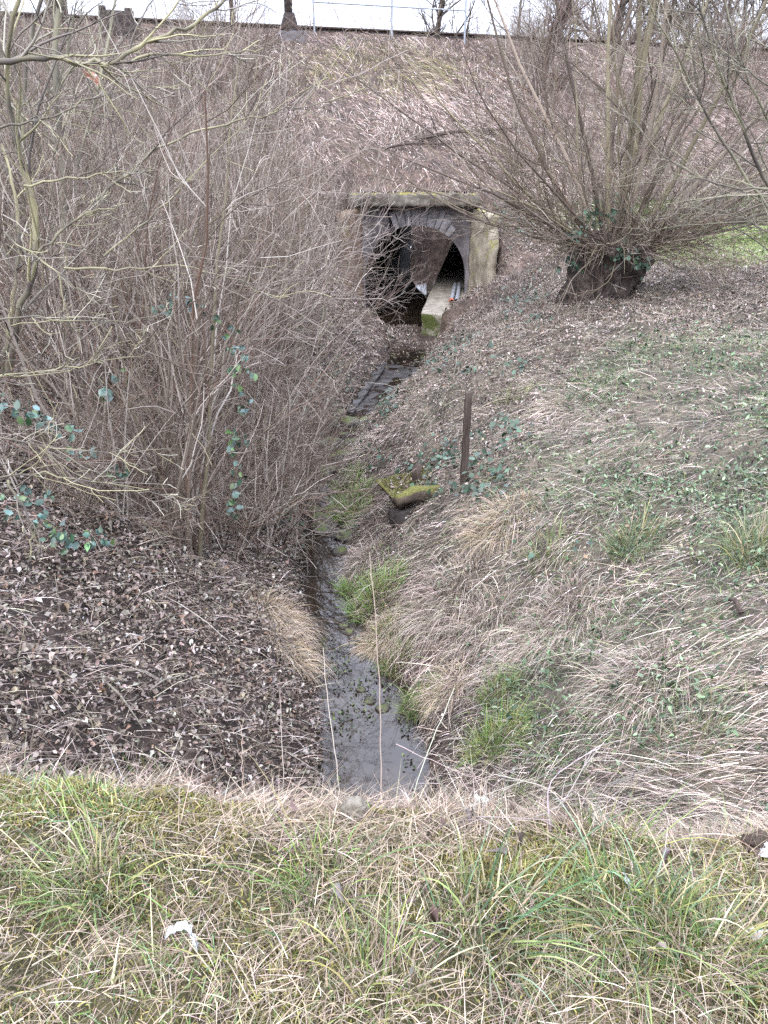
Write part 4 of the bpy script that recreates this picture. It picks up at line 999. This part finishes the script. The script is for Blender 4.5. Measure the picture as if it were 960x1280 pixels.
bramble('bramble arch with blue green leaves hanging down in front of the thicket', [(190, 420, 6.6), (215, 378, 6.5), (245, 378, 6.4), (275, 395, 6.4), (295, 430, 6.4), (308, 465, 6.4), (305, 505, 6.4), (296, 545, 6.4), (292, 640, 6.5)], 62, .085)
bramble('small bramble sprig with bright green leaves in mid thicket', [(120, 505, 6.3), (135, 490, 6.2), (150, 476, 6.1), (160, 480, 6.1)], 9, .09)
bramble('bramble with large leaves at the far left edge of the thicket', [(-30, 520, 5.2), (0, 505, 5.2), (30, 512, 5.2), (70, 530, 5.3), (105, 545, 5.4)], 26, .085)
bramble('low bramble spray lying over leaf litter at the left', [(40, 640, 5.3), (70, 660, 5.2), (85, 680, 5.2), (110, 668, 5.2), (135, 672, 5.3)], 34, .075)
bramble('faint bramble trail with bluish leaves low in the left thicket', [(80, 560, 5.8), (110, 575, 5.8), (140, 590, 5.9), (160, 595, 6)], 14, .07)
bramble('dark bramble leaves at the left edge above bare litter', [(-20, 660, 5.0), (5, 630, 5.0), (25, 628, 5.0), (55, 622, 5.1)], 14, .075)

# ================================================================== objects
# scrap caught in the branches
c = at_depth(112, 96, 5.45)
nn = 9; pts = [(-.04, .045), (-.01, .02), (.02, .03), (.055, .0), (.06, -.03), (.04, -.05), (.02, -.02), (-.01, -.005), (-.03, .02)]
V = [(a, .012 * math.sin(a * 90) + .01 * math.sin(b_ * 70), b_) for a, b_ in pts]; V += [(a, y_ + .003, b_) for a, y_, b_ in V]
Q = [tuple(range(nn)), tuple(range(2 * nn - 1, nn - 1, -1))] + [(i, nn + i, nn + (i + 1) % nn, (i + 1) % nn) for i in range(nn)]
o = mk('plastic_scrap', V, Q, M['scrap']); o.location = tuple(c); tag(o, 'torn orange pink scrap caught among the twigs below the long branch', 'scrap')

# stake on the right bank
sb = hit(579, 603); h_ = .95
V, Q = box(-.031, .031, -.028, .028, -.3, h_); V[4:, 2] += np.array([0, .02, 0, .025])
o = mk('wooden_stake', V, Q, M['wood']); roughen(o, 4, .01, 7, 3); o.location = tuple(sb); o.rotation_euler = (0, R(1.2), R(12)); tag(o, 'tall square wooden stake standing alone on the right bank', 'stake')
def put_at(o, px, py, dz=0, rz=0, rx=0, ry=0):
    q = hit(px, py); o.location = (q[0], q[1], q[2] + dz); o.rotation_euler = (rx, ry, rz); return o
V, Q = box(-.05, .05, -.04, .04, -.3, .27); V[4:, 2] += np.array([-.02, .04, .0, .05])
o = mk('stub_post', V, Q, M['wood']); roughen(o, 3, .02, 8, 8); put_at(o, 520, 612); tag(o, 'short rotten post stub beside the mossy board', 'post')
V, Q = box(-.29, .27, -.24, .24, -.035, .035); V[5] += [.12, .08, 0]; V[6] += [-.05, .1, 0]; V[1] += [.12, .08, 0]
o = mk('mossy_board', V, Q, M['slabmoss']); roughen(o, 4, .04, 4, 4); put_at(o, 516, 618, .07, R(25), R(10), R(-6)); tag(o, 'square board under thick yellow moss jutting from the right bank', 'board')
o.rotation_euler = (R(10), R(-6), R(25)); bd_ = o
n = 5200; q = np.stack([g.uniform(-.28, .3, n), g.uniform(-.23, .26, n), np.full(n, .035)], 1); f = fbm(q[:, 0] * 7, q[:, 1] * 7, 3); q = q[f > -.25]; n = len(q); q[:, 2] += .03 * fbm(q[:, 0] * 9, q[:, 1] * 9, 4).clip(-.3, 1)
V1 = blades(q, np.array([0, 0, 1.]) + g.normal(0, .7, (n, 3)), g.uniform(.015, .04, n), g.uniform(.006, .012, n), .4, pick(n, [(.05, .065, .02), (.09, .105, .03), (.14, .14, .05), (.21, .19, .09), (.13, .095, .065), (.2, .16, .12)], jit=.3), K=3, tip=.4)
mk('moss', V1[0], V1[1], M['moss'], bd_, cols=V1[2])
n = 60; q = np.stack([g.uniform(-.25, .27, n), g.uniform(-.2, .24, n), g.uniform(.045, .065, n)], 1)
V1 = leaves(q, unit(g.normal(0, .4, (n, 3)) + [0, 0, 1]), g.uniform(.02, .05, n), pick(n, LEAF, jit=.2), fold=.7, curl=.6); mk('fallen_leaves', V1[0], V1[1], M['leaf'], bd_, cols=V1[2])
V1 = tubes(np.array([[(-.36, -.05, 0), (-.15, 0, .02), (.1, .02, .01), (.42, .12, .05)]]), np.array([[.075, .09, .085, .05]]), 10); V1 = tubes(np.array([[(-.37, -.05, 0), (-.36, -.05, 0), (-.3, -.03, 0), (-.15, 0, .02), (.1, .02, .01), (.3, .08, .03), (.42, .12, .05), (.425, .12, .05)]]), np.array([[.004, .06, .07, .085, .08, .06, .04, .004]]), 12)
o = mk('mossy_log', V1[0], V1[1], M['slabmoss'], smooth=True); roughen(o, 2, .03, 5, 6); put_at(o, 533, 626, .06, R(16)); tag(o, 'short log wrapped in yellow moss in front of the board', 'log')
# undercut hollow below the board: its shade put in as a dark solid block
V, Q = box(-.17, .13, -.13, .13, -.25, .05); o = mk('hollow_shade', V, Q, M['dark']); roughen(o, 4, .06, 4, 9); put_at(o, 508, 640, -.02, R(25)); tag(o, 'dark block standing for the shaded hollow under the mossy board', 'hollow shade')

# stones in the stream
SV, SQ = icosphere(3)
st = [(403, 663, .15), (432, 672, .13), (403, 652, .2), (416, 640, .16), (430, 545, .12), (432, 572, .2), (415, 553, .17), (402, 556, .13), (408, 590, .16), (436, 590, .12), (425, 690, .1), (412, 530, .15), (452, 530, .14),
      (425, 518, .16), (470, 535, .13), (440, 555, .14), (395, 640, .13), (398, 600, .1), (420, 605, .11), (438, 660, .12), (446, 565, .1), (433, 630, .12), (421, 573, .13), (448, 470, .18), (436, 528, .2), (462, 528, .2)]
for i, (px, py, s) in enumerate(st):
    d = ray(px, py); t = (CAMZ - WATER) / -d[2]; x, y = d[0] * t, d[1] * t
    o = mk('stone', lump(SV, (s, s * .8, s * .42), .35, 1.3, i), SQ, M['rock'], smooth=True)
    o.location = (x, y, WATER + .015); o.rotation_euler = (rng.normal(0, .1), rng.normal(0, .1), rng.uniform(0, 6))
    tag(o, 'dark mossy stone among the riffle stones in the narrow upper stream', 'stone', 'mossy stones in the stream')
for px, py, s, lab in [(435, 790, .06, 'small dark stone in the water where the stream bends, nearest the right edge'), (429, 783, .05, 'smaller dark stone by the bend of the stream'), (462, 876, .055, 'round dark stone breaking the pool beside the black one'), (479, 886, .06, 'black stone standing alone in the middle of the lower pool'), (451, 862, .045, 'mossy stone at the weed patch in the lower pool')]:
    d = ray(px, py); t = (CAMZ - WATER) / -d[2]
    o = mk('stone', lump(SV, (s, s * .8, s * .6), .35, 1.3, px), SQ, M['rock'], smooth=True); o.location = (d[0] * t, d[1] * t, WATER); tag(o, lab, 'stone')
# gravel bars in the riffle
def wgrav(x, y, z, u, v): return (~outside_water(x, y, .12)) * (blob(u, v, 410, 610, 45, 75) * .9 + blob(u, v, 440, 545, 50, 45) + blob(u, v, 500, 440, 40, 30) * .7).clip(0, 1) * np.clip(.4 + 1.2 * fbm(x * 4, y * 4, 141), 0, 1)
p, nr, u, v = scatter(5000, -2, 2, 8, 21, wgrav); n = len(p); p[:, 2] = WATER + rng.uniform(-.03, .012, n)
S1, Q1 = icosphere(1); s_ = rng.uniform(.012, .05, (n, 1, 1)) * np.array([1, 1, .6]) * rng.uniform(.7, 1.3, (n, 1, 3))
V = (p[:, None] + S1[None] * s_).reshape(-1, 3); Q = (Q1[None] + np.arange(n)[:, None, None] * len(S1)).reshape(-1, 3)
o = mk('gravel', V, Q, M['rock'], smooth=True); tag(o, 'wet dark gravel and small stones in the riffle', 'gravel', kind='stuff')

# concrete channel in the upper stream: sloping apron and mossy kerbs
def cpt(px, py, z): d = ray(px, py); t = (CAMZ - z) / -d[2]; return d[0] * t, d[1] * t
ch = thing('concrete_channel', (*cpt(485, 490, WATER), WATER), 'wet concrete apron with mossy kerbs carrying the stream below the culvert', 'channel')
cb_ = np.array(ch.location)
A = [cpt(441, 517, WATER), cpt(478, 518, WATER), cpt(524, 460, WATER), cpt(486, 456, WATER)]
def slab(poly, z0, z1, name, m_):
    V = [(x, y, z0) for x, y in poly] + [(x, y, z1) for x, y in poly]; n_ = len(poly)
    Q = [tuple(range(n_ - 1, -1, -1)), tuple(range(n_, 2 * n_))] + [(i, (i + 1) % n_, n_ + (i + 1) % n_, n_ + i) for i in range(n_)]
    o = mk(name, np.array(V) - cb_, Q, m_, ch); roughen(o, 6, .02 if name == 'apron' else .09, 3, len(name)); return o
slab(A, WATER - .2, WATER + .004, 'apron', M['conc'])
slab([cpt(432, 520, WATER), cpt(441, 520, WATER), cpt(486, 455, WATER), cpt(477, 453, WATER)], WATER - .2, WATER + .06, 'kerb', M['conc'])
slab([cpt(478, 520, WATER), cpt(489, 518, WATER), cpt(532, 462, WATER), cpt(524, 460, WATER)], WATER - .2, WATER + .06, 'kerb', M['conc'])

# pipes on the ledge
for i, (x0, x1, lab) in enumerate([(1.72, 2.02, 'grey drain pipe on the ledge with an orange end, the left of the two'), (1.86, 2.14, 'grey drain pipe on the ledge lying against the right wing wall')]):
    root = thing('drain_pipe', (x0, 20.9, -2.06), lab, 'pipe')
    C = resample(np.array([(0, 0, .02), (.02, .3, 0), (.1, .9, 0), (x1 - x0, 2.6, .02)]), 14)
    mk('pipe', *tubes(C[None], np.full((1, 14), .055), 10), M['pipe'], root, smooth=True)
    if i == 0:
        V1 = tubes(np.array([[(0, -.1, .02), (0, -.03, .02), (0, .03, .02)]]), np.array([[.05, .068, .068]]), 10); mk('end_cap', V1[0], V1[1], M['orange'], root, smooth=True)

# litter on the verge
def crumple(name, w_, h_, seed, m_, px, py, dz, label, cat, rz=0, rx=0):
    K = 13; V = []
    for j in range(K):
        for i in range(K):
            a, b_ = (i / (K - 1) - .5) * w_, (j / (K - 1) - .5) * h_
            nn_ = mnoise.fractal(Vector((a * 22, b_ * 22, seed)), 1, 2, 4)
            V.append((a + .012 * mnoise.noise(Vector((a * 40, b_ * 40, seed + 5))), b_ * (1.1 + .8 * mnoise.noise(Vector((a * 30, seed, 9)))) + .45 * w_ * mnoise.noise(Vector((a * 16, seed, 1))), .5 * w_ * nn_ + .25 * w_ * mnoise.noise(Vector((a * 25, b_ * 25, seed)))))
    Q = [(j * K + i, j * K + i + 1, (j + 1) * K + i + 1, (j + 1) * K + i) for j in range(K - 1) for i in range(K - 1)]
    o = mk(name, V, Q, m_); s_ = o.modifiers.new('thick', 'SOLIDIFY'); s_.thickness = .0015
    put_at(o, px, py, dz, rz, rx); return tag(o, label, cat)
def ribbon(name, path, wdt, seed, m_, px, py, dz, rz, label, cat):
    C = resample(np.array(path), 22); V = []
    for j, c_ in enumerate(C):
        for i in range(9):
            w_ = (i / 8 - .5) * wdt * (.8 + .6 * mnoise.noise(Vector((j * .35, seed, 0))))
            V.append((c_[0] + .006 * mnoise.noise(Vector((j * .6, i * .7, seed))), c_[1] + w_ + .008 * mnoise.noise(Vector((j * .4, seed, 4))), c_[2] + .014 * mnoise.fractal(Vector((j * .33, i * .5, seed + 7)), 1, 2, 3)))
    Q = [(j * 9 + i, j * 9 + i + 1, (j + 1) * 9 + i + 1, (j + 1) * 9 + i) for j in range(21) for i in range(8)]
    o = mk(name, V, Q, m_, smooth=True); t_ = o.modifiers.new('thick', 'SOLIDIFY'); t_.thickness = .001
    put_at(o, px, py, dz, rz); return tag(o, label, cat)
ribbon('paper_tissue', [(-.036, -.006, -.006), (-.028, .002, .006), (-.006, .008, .014), (.014, .004, .012), (.024, -.016, .002), (.038, -.032, -.012)], .026, 3.3, M['paper'], 230, 1180, .03, R(4), 'crumpled white paper scrap lying in the verge grass, bottom left', 'paper')
crumple('plastic_bag', .10, .09, 7.3, M['bag'], 600, 1012, .05, 'pale green plastic rag caught in dry stems at the bank edge', 'plastic rag', R(-35), R(55))
o = mk('pale_rock', lump(SV, (.036, .028, .03), .55, 1.4, 3), SQ, M['pale'], smooth=True); put_at(o, 443, 1020, .02); tag(o, 'round pale stone at the verge edge in front of the pool', 'stone')
for px, py, s, lab in [(784, 1108, .03, 'white scrap of paper in the moss at right'), (940, 1172, .035, 'white paper scrap at the lower right edge'), (952, 1072, .03, 'white scrap at the right edge beside the earth clod')]:
    crumple('paper_scrap', s, s * .7, px, M['paper'], px, py, .02, lab, 'paper', R(px), R(20))

# railway edge
def crest_pt(px, py):
    """crest line of the embankment, seen at a pixel"""
    d = ray(px, py); x = d[0] / d[1]
    # y on the crest: (y - .37 x y) * .938 = s0
    s0 = 20.6 + (CREST - .5) / .6; y = s0 / .938 / (1 - .37 * x); return np.array([x * y, y])
def along(px, off=0.0, z=CREST):
    q = crest_pt(px, 40); nrm = np.array([-.347, .938]); return np.array([q[0] + nrm[0] * off, q[1] + nrm[1] * off, z])
trk = thing('railway_track', tuple(along(480, 1.2, CREST)), 'railway line along the top of the embankment seen edge on', 'railway track')
tb = np.array(trk.location)
def run(name, off, w_, z0, z1, m_, px0=-260, px1=1250, jit=0):
    a = along(px0, off, 0); b_ = along(px1, off, 0); n_ = 160
    t = np.linspace(0, 1, n_)[:, None]; L_ = a + (b_ - a) * t; nrm = np.array([-.347, .938, 0])
    V = np.stack([L_ + [0, 0, z0], L_ + nrm * w_ + [0, 0, z0], L_ + nrm * w_ + [0, 0, z1], L_ + [0, 0, z1]], 1)
    if jit: V[:, 2:, 2] += rng.normal(0, jit, (n_, 1))
    V = V.reshape(-1, 3); i = np.arange(n_ - 1)[:, None] * 4 + np.arange(4)[None]; i2 = np.arange(n_ - 1)[:, None] * 4 + (np.arange(4)[None] + 1) % 4
    Q = np.stack([i, i + 4, i2 + 4, i2], -1).reshape(-1, 4); return mk(name, V - tb, Q, m_, trk)
run('ballast_bed', .5, 4.2, CREST - .3, CREST + .06, M['found'], jit=.02)
run('rail', 1.2, .07, CREST + .1, CREST + .27, M['railb']); run('rail', 2.64, .07, CREST + .1, CREST + .27, M['railb'])
ctr = thing('cable_trough', tuple(along(480, 0)), 'dark concrete cable trough along the embankment edge', 'cable trough'); trk_ = trk; trk = ctr; tb = np.array(ctr.location)
run('trough', .05, .32, CREST - .22, CREST + .07, M['railb']); run('lid', .0, .42, CREST + .075, CREST + .125, M['wood'], jit=.004)
trk = trk_
def bx(root, name, x0, x1, y0, y1, z0, z1, m_): V, Q = box(x0, x1, y0, y1, z0, z1); return bevel(mk(name, V, Q, m_, root), .008, 1)
ANG = math.atan2(.37, 1)
# signal mast and its foundation
q = along(359, -.35); mast = thing('signal_mast', tuple(q), 'dark steel mast on a grey concrete foundation at the embankment edge', 'mast', rz=ANG)
fo = bx(mast, 'foundation', -.38, .42, -.3, .3, -1.0, -.1, M['found']); roughen(fo, 3, .03, 2, 2)
bx(mast, 'base_plate', -.24, .2, -.18, .18, -.1, -.05, M['dark'])
V, Q = box(-.3, .26, -.1, .1, -.05, .4); V[4:, 0] *= .5; bevel(mk('gusset', V, Q, M['dark'], mast), .01, 1)
bx(mast, 'post', -.13, .08, -.1, .1, .4, 5.5, M['dark'])
q = along(293, .2); o = thing('thin_post', tuple(q), 'thin dark post on the embankment edge left of the signal mast', 'post'); bx(o, 'shaft', -.06, .06, -.05, .05, -.4, 3.4, M['dark']); bx(o, 'foot_plate', -.13, .13, -.12, .12, .0, .05, M['dark'])
# paired block at the left
q = along(146, -.5); o = thing('concrete_block', tuple(q), 'dark weathered concrete block with two stub posts on the embankment, upper left', 'block', rz=ANG)
r_ = bx(o, 'block', -.46, .46, -.3, .3, -.7, .18, M['dark']); roughen(r_, 4, .04, 3, 3)
bx(o, 'stub_post', -.44, -.26, -.1, .1, .18, .31, M['dark']); bx(o, 'stub_post', .24, .44, -.1, .1, .18, .28, M['dark'])
q = along(76, .1); o = thing('dark_upright', tuple(q), 'dark narrow trunk-like upright at the far upper left', 'cabinet', rz=ANG); r_ = bx(o, 'upright_body', -.27, .27, -.25, .25, -.4, 1.6, M['wood']); bx(o, 'roof', -.32, .32, -.31, .31, 1.6, 1.68, M['wood']); bx(o, 'front_panel', -.2, .2, -.262, -.252, -.1, 1.5, M['railb'])  # plain box drawn for a vague, dark, trunk-like upright
# galvanised railing
q0, q1 = along(390, -.25), along(577, -.25); rl = thing('railing', tuple(q0), 'galvanised tube railing on the embankment edge above the culvert', 'railing')
dv = q1 - q0
for t in (0, .5, 1):
    c_ = dv * t; mk('post', *tubes(np.array([[c_ + [0, 0, -.6], c_ + [0, 0, .3], c_ + [0, 0, 1.3]]]), np.full((1, 3), .032), 8), M['galv'], rl, smooth=True)
for hgt in (1.25, .72):
    mk('rail', *tubes(np.array([[[0, 0, hgt], dv / 2 + [0, 0, hgt], dv + [0, 0, hgt]]]), np.full((1, 3), .025), 8), M['galv'], rl, smooth=True)

# fallen timber on the slope above the culvert
for px0, py0, px1, py1, r0, lab in [(520, 178, 645, 163, .06, 'dead branch lying across the slope above the culvert'), (478, 190, 575, 182, .035, 'thinner dead branch on the slope just above the coping')]:
    a = hit(px0, py0); b_ = hit(px1, py1)
    C = resample(np.array([a, a * .66 + b_ * .34 + [0, -.05, .08], a * .34 + b_ * .66 + [0, 0, .0], b_]), 16) - a
    P = C[None] + [0, -.05, .08]; Rr = np.linspace(r0, r0 * .5, 16)[None]; P2, R2 = sprout(P, Rr, 5, .2, .9, .4, 1, .3, .5, 6, .3, 0, .3)
    V, Q = join([tubes(P, Rr, 8), tubes(P2, R2, 4)]); o = mk('fallen_branch', V, Q, M['wood'], smooth=True); o.location = tuple(a); tag(o, lab, 'branch')
for px0, py0, px1, py1, r0, lab in [(150, 848, 205, 860, .012, 'short bleached stick lying on the litter of the left bank'), (188, 872, 230, 860, .008, 'thin pale stick crossing the left bank litter'), (130, 860, 180, 920, .008, 'grey stick pointing downhill on the left bank'), (925, 775, 905, 700 + 60, .02, 'short dark stick poking up at the right edge')]:
    a = hit(px0, py0); b_ = hit(px1, py1); C = resample(np.array([a, (a + b_) / 2 + [0, 0, .06], b_]), 10) - a + [0, 0, .05]
    o = mk('stick', *tubes(C[None], np.linspace(r0, r0 * .6, 10)[None], 6), M['straw'] if 0 else (M['pale'] if 'dark' not in lab else M['wood']), smooth=True); o.location = tuple(a); tag(o, lab, 'stick')

# tufts
def tuft(px, py, rad, n, L, wd, pal, label, name, cat, droop=.5, spread=.6, lean=(0, -.1, 0), group=None):
    b = hit(px, py); r_ = rad * np.sqrt(g.random(n)); a = g.uniform(0, 2 * np.pi, n)
    x, y = b[0] + r_ * np.cos(a), b[1] + r_ * np.sin(a); z = terrain(x, y); z = np.maximum(z, WATER)
    p = np.stack([x, y, z], 1); out = np.stack([np.cos(a), np.sin(a), np.zeros(n)], 1) * (r_ / rad)[:, None] * spread
    d0 = np.array([0, 0, 1.]) + out + np.array(lean) + g.normal(0, .25, (n, 3)) * [1, 1, .2]
    pal = list(pal) + [(.4, .34, .22), (.26, .24, .1)] if name == 'grass_tuft' else pal
    V1 = blades(p, d0, g.gamma(5, L / 5, n), g.uniform(.5, 1.3, n) * wd, g.uniform(.5, 1.3, n) * droop, pick(n, pal, jit=.2), K=6)
    o = mk(name, V1[0] - b, V1[1], M['blade'], cols=V1[2]); o.location = tuple(b); tag(o, label, cat, group); return o
GT = 'grass_tuft'
tuft(436, 605, .22, 700, .17, .006, BRIGHT, 'bright green grass tuft between stream and mossy board, the upper one', GT, 'grass tuft')
tuft(441, 630, .26, 900, .2, .006, BRIGHT, 'bright green grass tuft right of the riffle, the middle one', GT, 'grass tuft')
tuft(440, 660, .26, 900, .18, .006, BRIGHT, 'bright green grass tuft right of the riffle, the lowest one', GT, 'grass tuft')
tuft(470, 742, .28, 1200, .18, .005, BRIGHT, 'green tuft on the lip of the right bank beside the bend', GT, 'grass tuft')
tuft(440, 745, .14, 500, .16, .005, BRIGHT, 'green tuft overhanging the water at the bend', GT, 'grass tuft')
tuft(490, 785, .16, 500, .17, .005, GREEN, 'dull green tuft on the right bank above the wide pool', GT, 'grass tuft')
tuft(495, 830, .14, 450, .16, .004, GREEN, 'dull green tuft at the right water edge above the dark stones', GT, 'grass tuft')
tuft(525, 885, .16, 800, .17, .004, GREEN + BRIGHT, 'green tuft at the right edge of the lower pool', GT, 'grass tuft')
tuft(624, 868, .14, 420, .17, .004, BRIGHT + GREEN, 'small bright tuft on the lower right bank, above the wide yellowish one', GT, 'grass tuft')
tuft(622, 925, .2, 900, .2, .004, BRIGHT + [(.3, .32, .08)], 'wide yellowish green tuft on the lower right bank', GT, 'grass tuft')
tuft(790, 684, .17, 420, .27, .006, BLUEG, 'bluish green arching tuft in the middle of the right bank', GT, 'grass tuft')
tuft(945, 695, .2, 500, .3, .006, BLUEG, 'large bluish green tuft at the right edge of the photo', GT, 'grass tuft')
tuft(870, 930, .2, 300, .25, .004, BLUEG + STRAW[:2], 'sparse bluish green tuft low on the right bank near the photo edge', GT, 'grass tuft')
tuft(690, 690, .2, 250, .2, .005, GREEN, 'low green tuft left of the bluish arching one', GT, 'grass tuft')
tuft(640, 500, .001 + .2, 160, .2, .006, GREEN, 'thin green tuft high on the right bank near the ivy patch', GT, 'grass tuft')
tuft(190, 985, .09, 200, .16, .003, BRIGHT + GREEN, 'fresh green tuft on the rim of the verge, left', GT, 'grass tuft', droop=.2)
tuft(610, 1165, .12, 190, .20, .0046, BLUEG + GREEN, 'bluish green tuft in the lower middle verge', GT, 'grass tuft', lean=(.15, -.1, 0))
tuft(790, 1160, .14, 240, .22, .0046, GREEN + BLUEG, 'big green tuft with broad blades in the lower right verge', GT, 'grass tuft', lean=(-.2, -.2, 0))
tuft(880, 1190, .12, 190, .19, .004, GREEN, 'green tuft near the lower right corner', GT, 'grass tuft')
tuft(110, 1105, .09, 160, .16, .004, GREEN, 'green tuft on the left verge above the white paper', GT, 'grass tuft', lean=(-.2, 0, 0))
tuft(400, 1110, .1, 170, .16, .004, GREEN + BRIGHT, 'green tuft in the centre of the verge', GT, 'grass tuft')
tuft(470, 1230, .1, 130, .17, .004, GREEN + [(.3, .32, .08)], 'yellow green tuft at the bottom centre', GT, 'grass tuft')
tuft(640, 1000, .07, 90, .14, .003, GREEN, 'small green tuft at the verge edge right of the plastic rag', GT, 'grass tuft')
tuft(770, 1060, .1, 150, .15, .0035, GREEN + [(.3, .32, .08)], 'pale green tuft at the verge edge, right of the moss', GT, 'grass tuft')
ST = 'straw_tussock'
for px, py, rad, n_, L_, pal, lab in [(345, 770, .22, 1100, .34, STRAWW, 'golden straw tussock leaning to the water from the left bank, the upper one'), (362, 815, .16, 900, .28, STRAWW, 'golden straw tussock on the left bank beside the pool, the lower one'),
        (560, 745, .3, 1500, .36, STRAW, 'large pale straw tussock on the right bank above the bend'), (455, 700, .18, 700, .3, STRAW, 'straw tussock hanging over the pool head on the right'), (475, 800, .16, 700, .28, STRAWW, 'straw tussock overhanging the right water edge'),
        (625, 650, .26, 900, .34, STRAWW, 'golden flattened straw patch below the wooden stake'), (700, 780, .28, 1200, .36, STRAW, 'pale straw tussock in the middle of the right bank'), (600, 780, .22, 900, .3, STRAW, 'straw tussock right of the bend, downhill of the large one'),
        (800, 850, .26, 900, .34, STRAW, 'straw tussock on the lower right bank'), (560, 860, .16, 600, .24, STRAWW, 'small straw tussock right of the lower pool')]:
    lean = (.55, -.25, -.2) if px < 400 else (-.45, -.35, -.2)
    tuft(px, py, rad * 1.15, n_, L_ * .72, .0042, pal + PINKST[:1], lab, ST, 'straw tussock', droop=.9, spread=.75, lean=lean)

# single dry stalks
def stalk(pts, r0, label, group=None, twigs=0):
    P = np.stack([at_depth(*q) for q in pts]); b = P[0].copy(); C = resample(P - b, 14)[None]; C[:, 1:-1] += g.normal(0, .0014, (1, 12, 3))
    Rr = np.linspace(r0, r0 * .5, 14)[None]; parts = [tubes(C, Rr, 5)]
    if twigs: P2, R2 = sprout(C, Rr, twigs, .3, .98, .4, .9, .22, .6, 5, .2, .2); parts.append(tubes(P2, R2, 3))
    V, Q = join(parts); n_ = len(V)
    o = mk('dry_stalk', V, Q, M['straw'], cols=np.tile(pick(1, [(.40, .35, .285), (.34, .285, .23)], jit=.1), (n_, 1)), smooth=True); o.location = tuple(b); tag(o, label, 'stalk', group)
stalk([(474, 1040, 1.75), (477, 960, 1.9), (473, 820, 2.0), (462, 690, 2.1)], .0022, 'tallest dry stalk standing straight in front of the pool')
stalk([(431, 1045, 1.75), (420, 950, 1.85), (408, 860, 1.95), (404, 810, 2.0)], .002, 'second tall dry stalk, left of the tallest one by the pool')
stalk([(320, 1030, 1.7), (420, 985, 1.75), (370, 992, 1.8), (345, 1000, 1.8)][:1] + [(330, 1000, 1.7), (380, 980, 1.75), (430, 990, 1.75), (505, 1020, 1.7)], .002, 'arching pale stalk bowed across the near end of the pool')
stalk([(505, 1030, 1.75), (530, 950, 1.85), (568, 860, 1.95)], .0018, 'dry stalk leaning right at the lower right of the pool')
stalk([(495, 930, 1.8), (560, 960, 1.75), (640, 990, 1.7)], .0011, 'dry stalk lying slanted at the right of the pool end')
stalk([(305, 1010, 1.75), (302, 960, 1.8), (303, 905, 1.85)], .0018, 'reddish upright stalk at the verge edge left of the pool', twigs=4)
stalk([(355, 1010, 1.75), (352, 920, 1.85), (350, 860, 1.9)], .0014, 'thin dry stalk between the reddish one and the pool')
for k in range(46):
    px = g.uniform(540, 985); py = g.uniform(1000, 1050); q = hit(px, py); h0 = g.uniform(.08, .26)
    P = np.array([q, q + [g.normal(0, .05), g.normal(0, .04), h0 * .5], q + [g.normal(0, .14), g.normal(0, .08), h0]]) - q
    C = resample(P, 10)[None]; Rr = np.linspace(.0022, .001, 10)[None]; parts = [tubes(C, Rr, 4)]; P2, R2 = sprout(C, Rr, 3, .3, .95, .3, .7, .22, .5, 5, .2); parts.append(tubes(P2, R2, 3))
    V, Q = join(parts); o = mk('dry_stalk', V, Q, M['straw'], cols=np.tile(pick(1, PINKST + STRAW[:2], jit=.2) * .62, (len(V), 1))); o.location = tuple(q)
    tag(o, 'short dry stalk in the brown fringe along the verge edge at right', 'stalk', 'dry stalks along the verge edge at right')

# ---- dead twigs and bramble canes matted over the left bank
p, nr, u, v = scatter(5200, -7, .2, 2.2, 15, lambda x, y, z, u, v: wleft(x, y, z, u, v) * np.clip(.5 + .8 * fbm(x * .9, y * .9, 151), .1, 1)); n = len(p)
dn = unit(nr * np.array([1, 1, 0])) * .5; dr_ = unit(dn + rng.normal(0, .8, (n, 3)) * [1, 1, .1]); dr_ = dr_ - nr * (dr_ * nr).sum(1, keepdims=True)
P, Rr = grow(p + nr * rng.uniform(.01, .07, (n, 1)), dr_ + nr * .12, rng.gamma(4, .11, n), rng.uniform(.0018, .0045, n), 7, .35, -.25, .4)
V, Q, C_ = ct(P, Rr, 3, [2, 3, 3, 2.2, 1.2, 1.5, .8], rng)
o = mk('fallen_twigs', V, Q, M['rods'], cols=C_); tag(o, 'dead twigs and canes matted over the litter of the left bank', 'twigs', kind='stuff')

# ---- thin dead stems standing on the slope between stake, culvert and willow
p, nr, u, v = scatter(9000, 1, 6, 9, 22, lambda x, y, z, u, v: ((x > .9) & outside_water(x, y, .2) & off_ledge(x, y)) * (blob(u, v, 640, 400, 110, 100) + .5 * blob(u, v, 560, 520, 90, 90)).clip(0, 1) * np.clip(.35 + 1.2 * fbm(x * 2, y * 2, 161), 0, 1)); n = len(p)
P, Rr = grow(p, np.array([[-.15, -.25, 1.]]) + rng.normal(0, .55, (n, 3)) * [1, 1, .3], rng.gamma(4, .085, n), rng.uniform(.002, .0045, n), 6, .4, -.5, .4)
V, Q, C_ = ct(P, Rr, 3, [1.5, 2.5, 3, 2.5, 1.6, 1.5, .5], rng)
o = mk('dead_stems', V, Q, M['rods'], cols=C_); tag(o, 'thin dead stems standing on the slope between culvert and willow', 'dead stems', kind='stuff')

o = mk('earth_clod', lump(SV, (.034, .03, .022), .8, 1.8, 12), SQ, M['soilclod'], smooth=True); put_at(o, 948, 1062, .008); tag(o, 'dark clod of earth on the verge edge at the far right', 'clod')
for x_, y_, s_ in [(4.1, 43.5, .8), (2.4, 44.5, .9)]:
    plant_shrub(5, x_, y_, s_, 'bare shrub seen through the culvert beyond its far mouth', 'shrubs beyond the culvert')
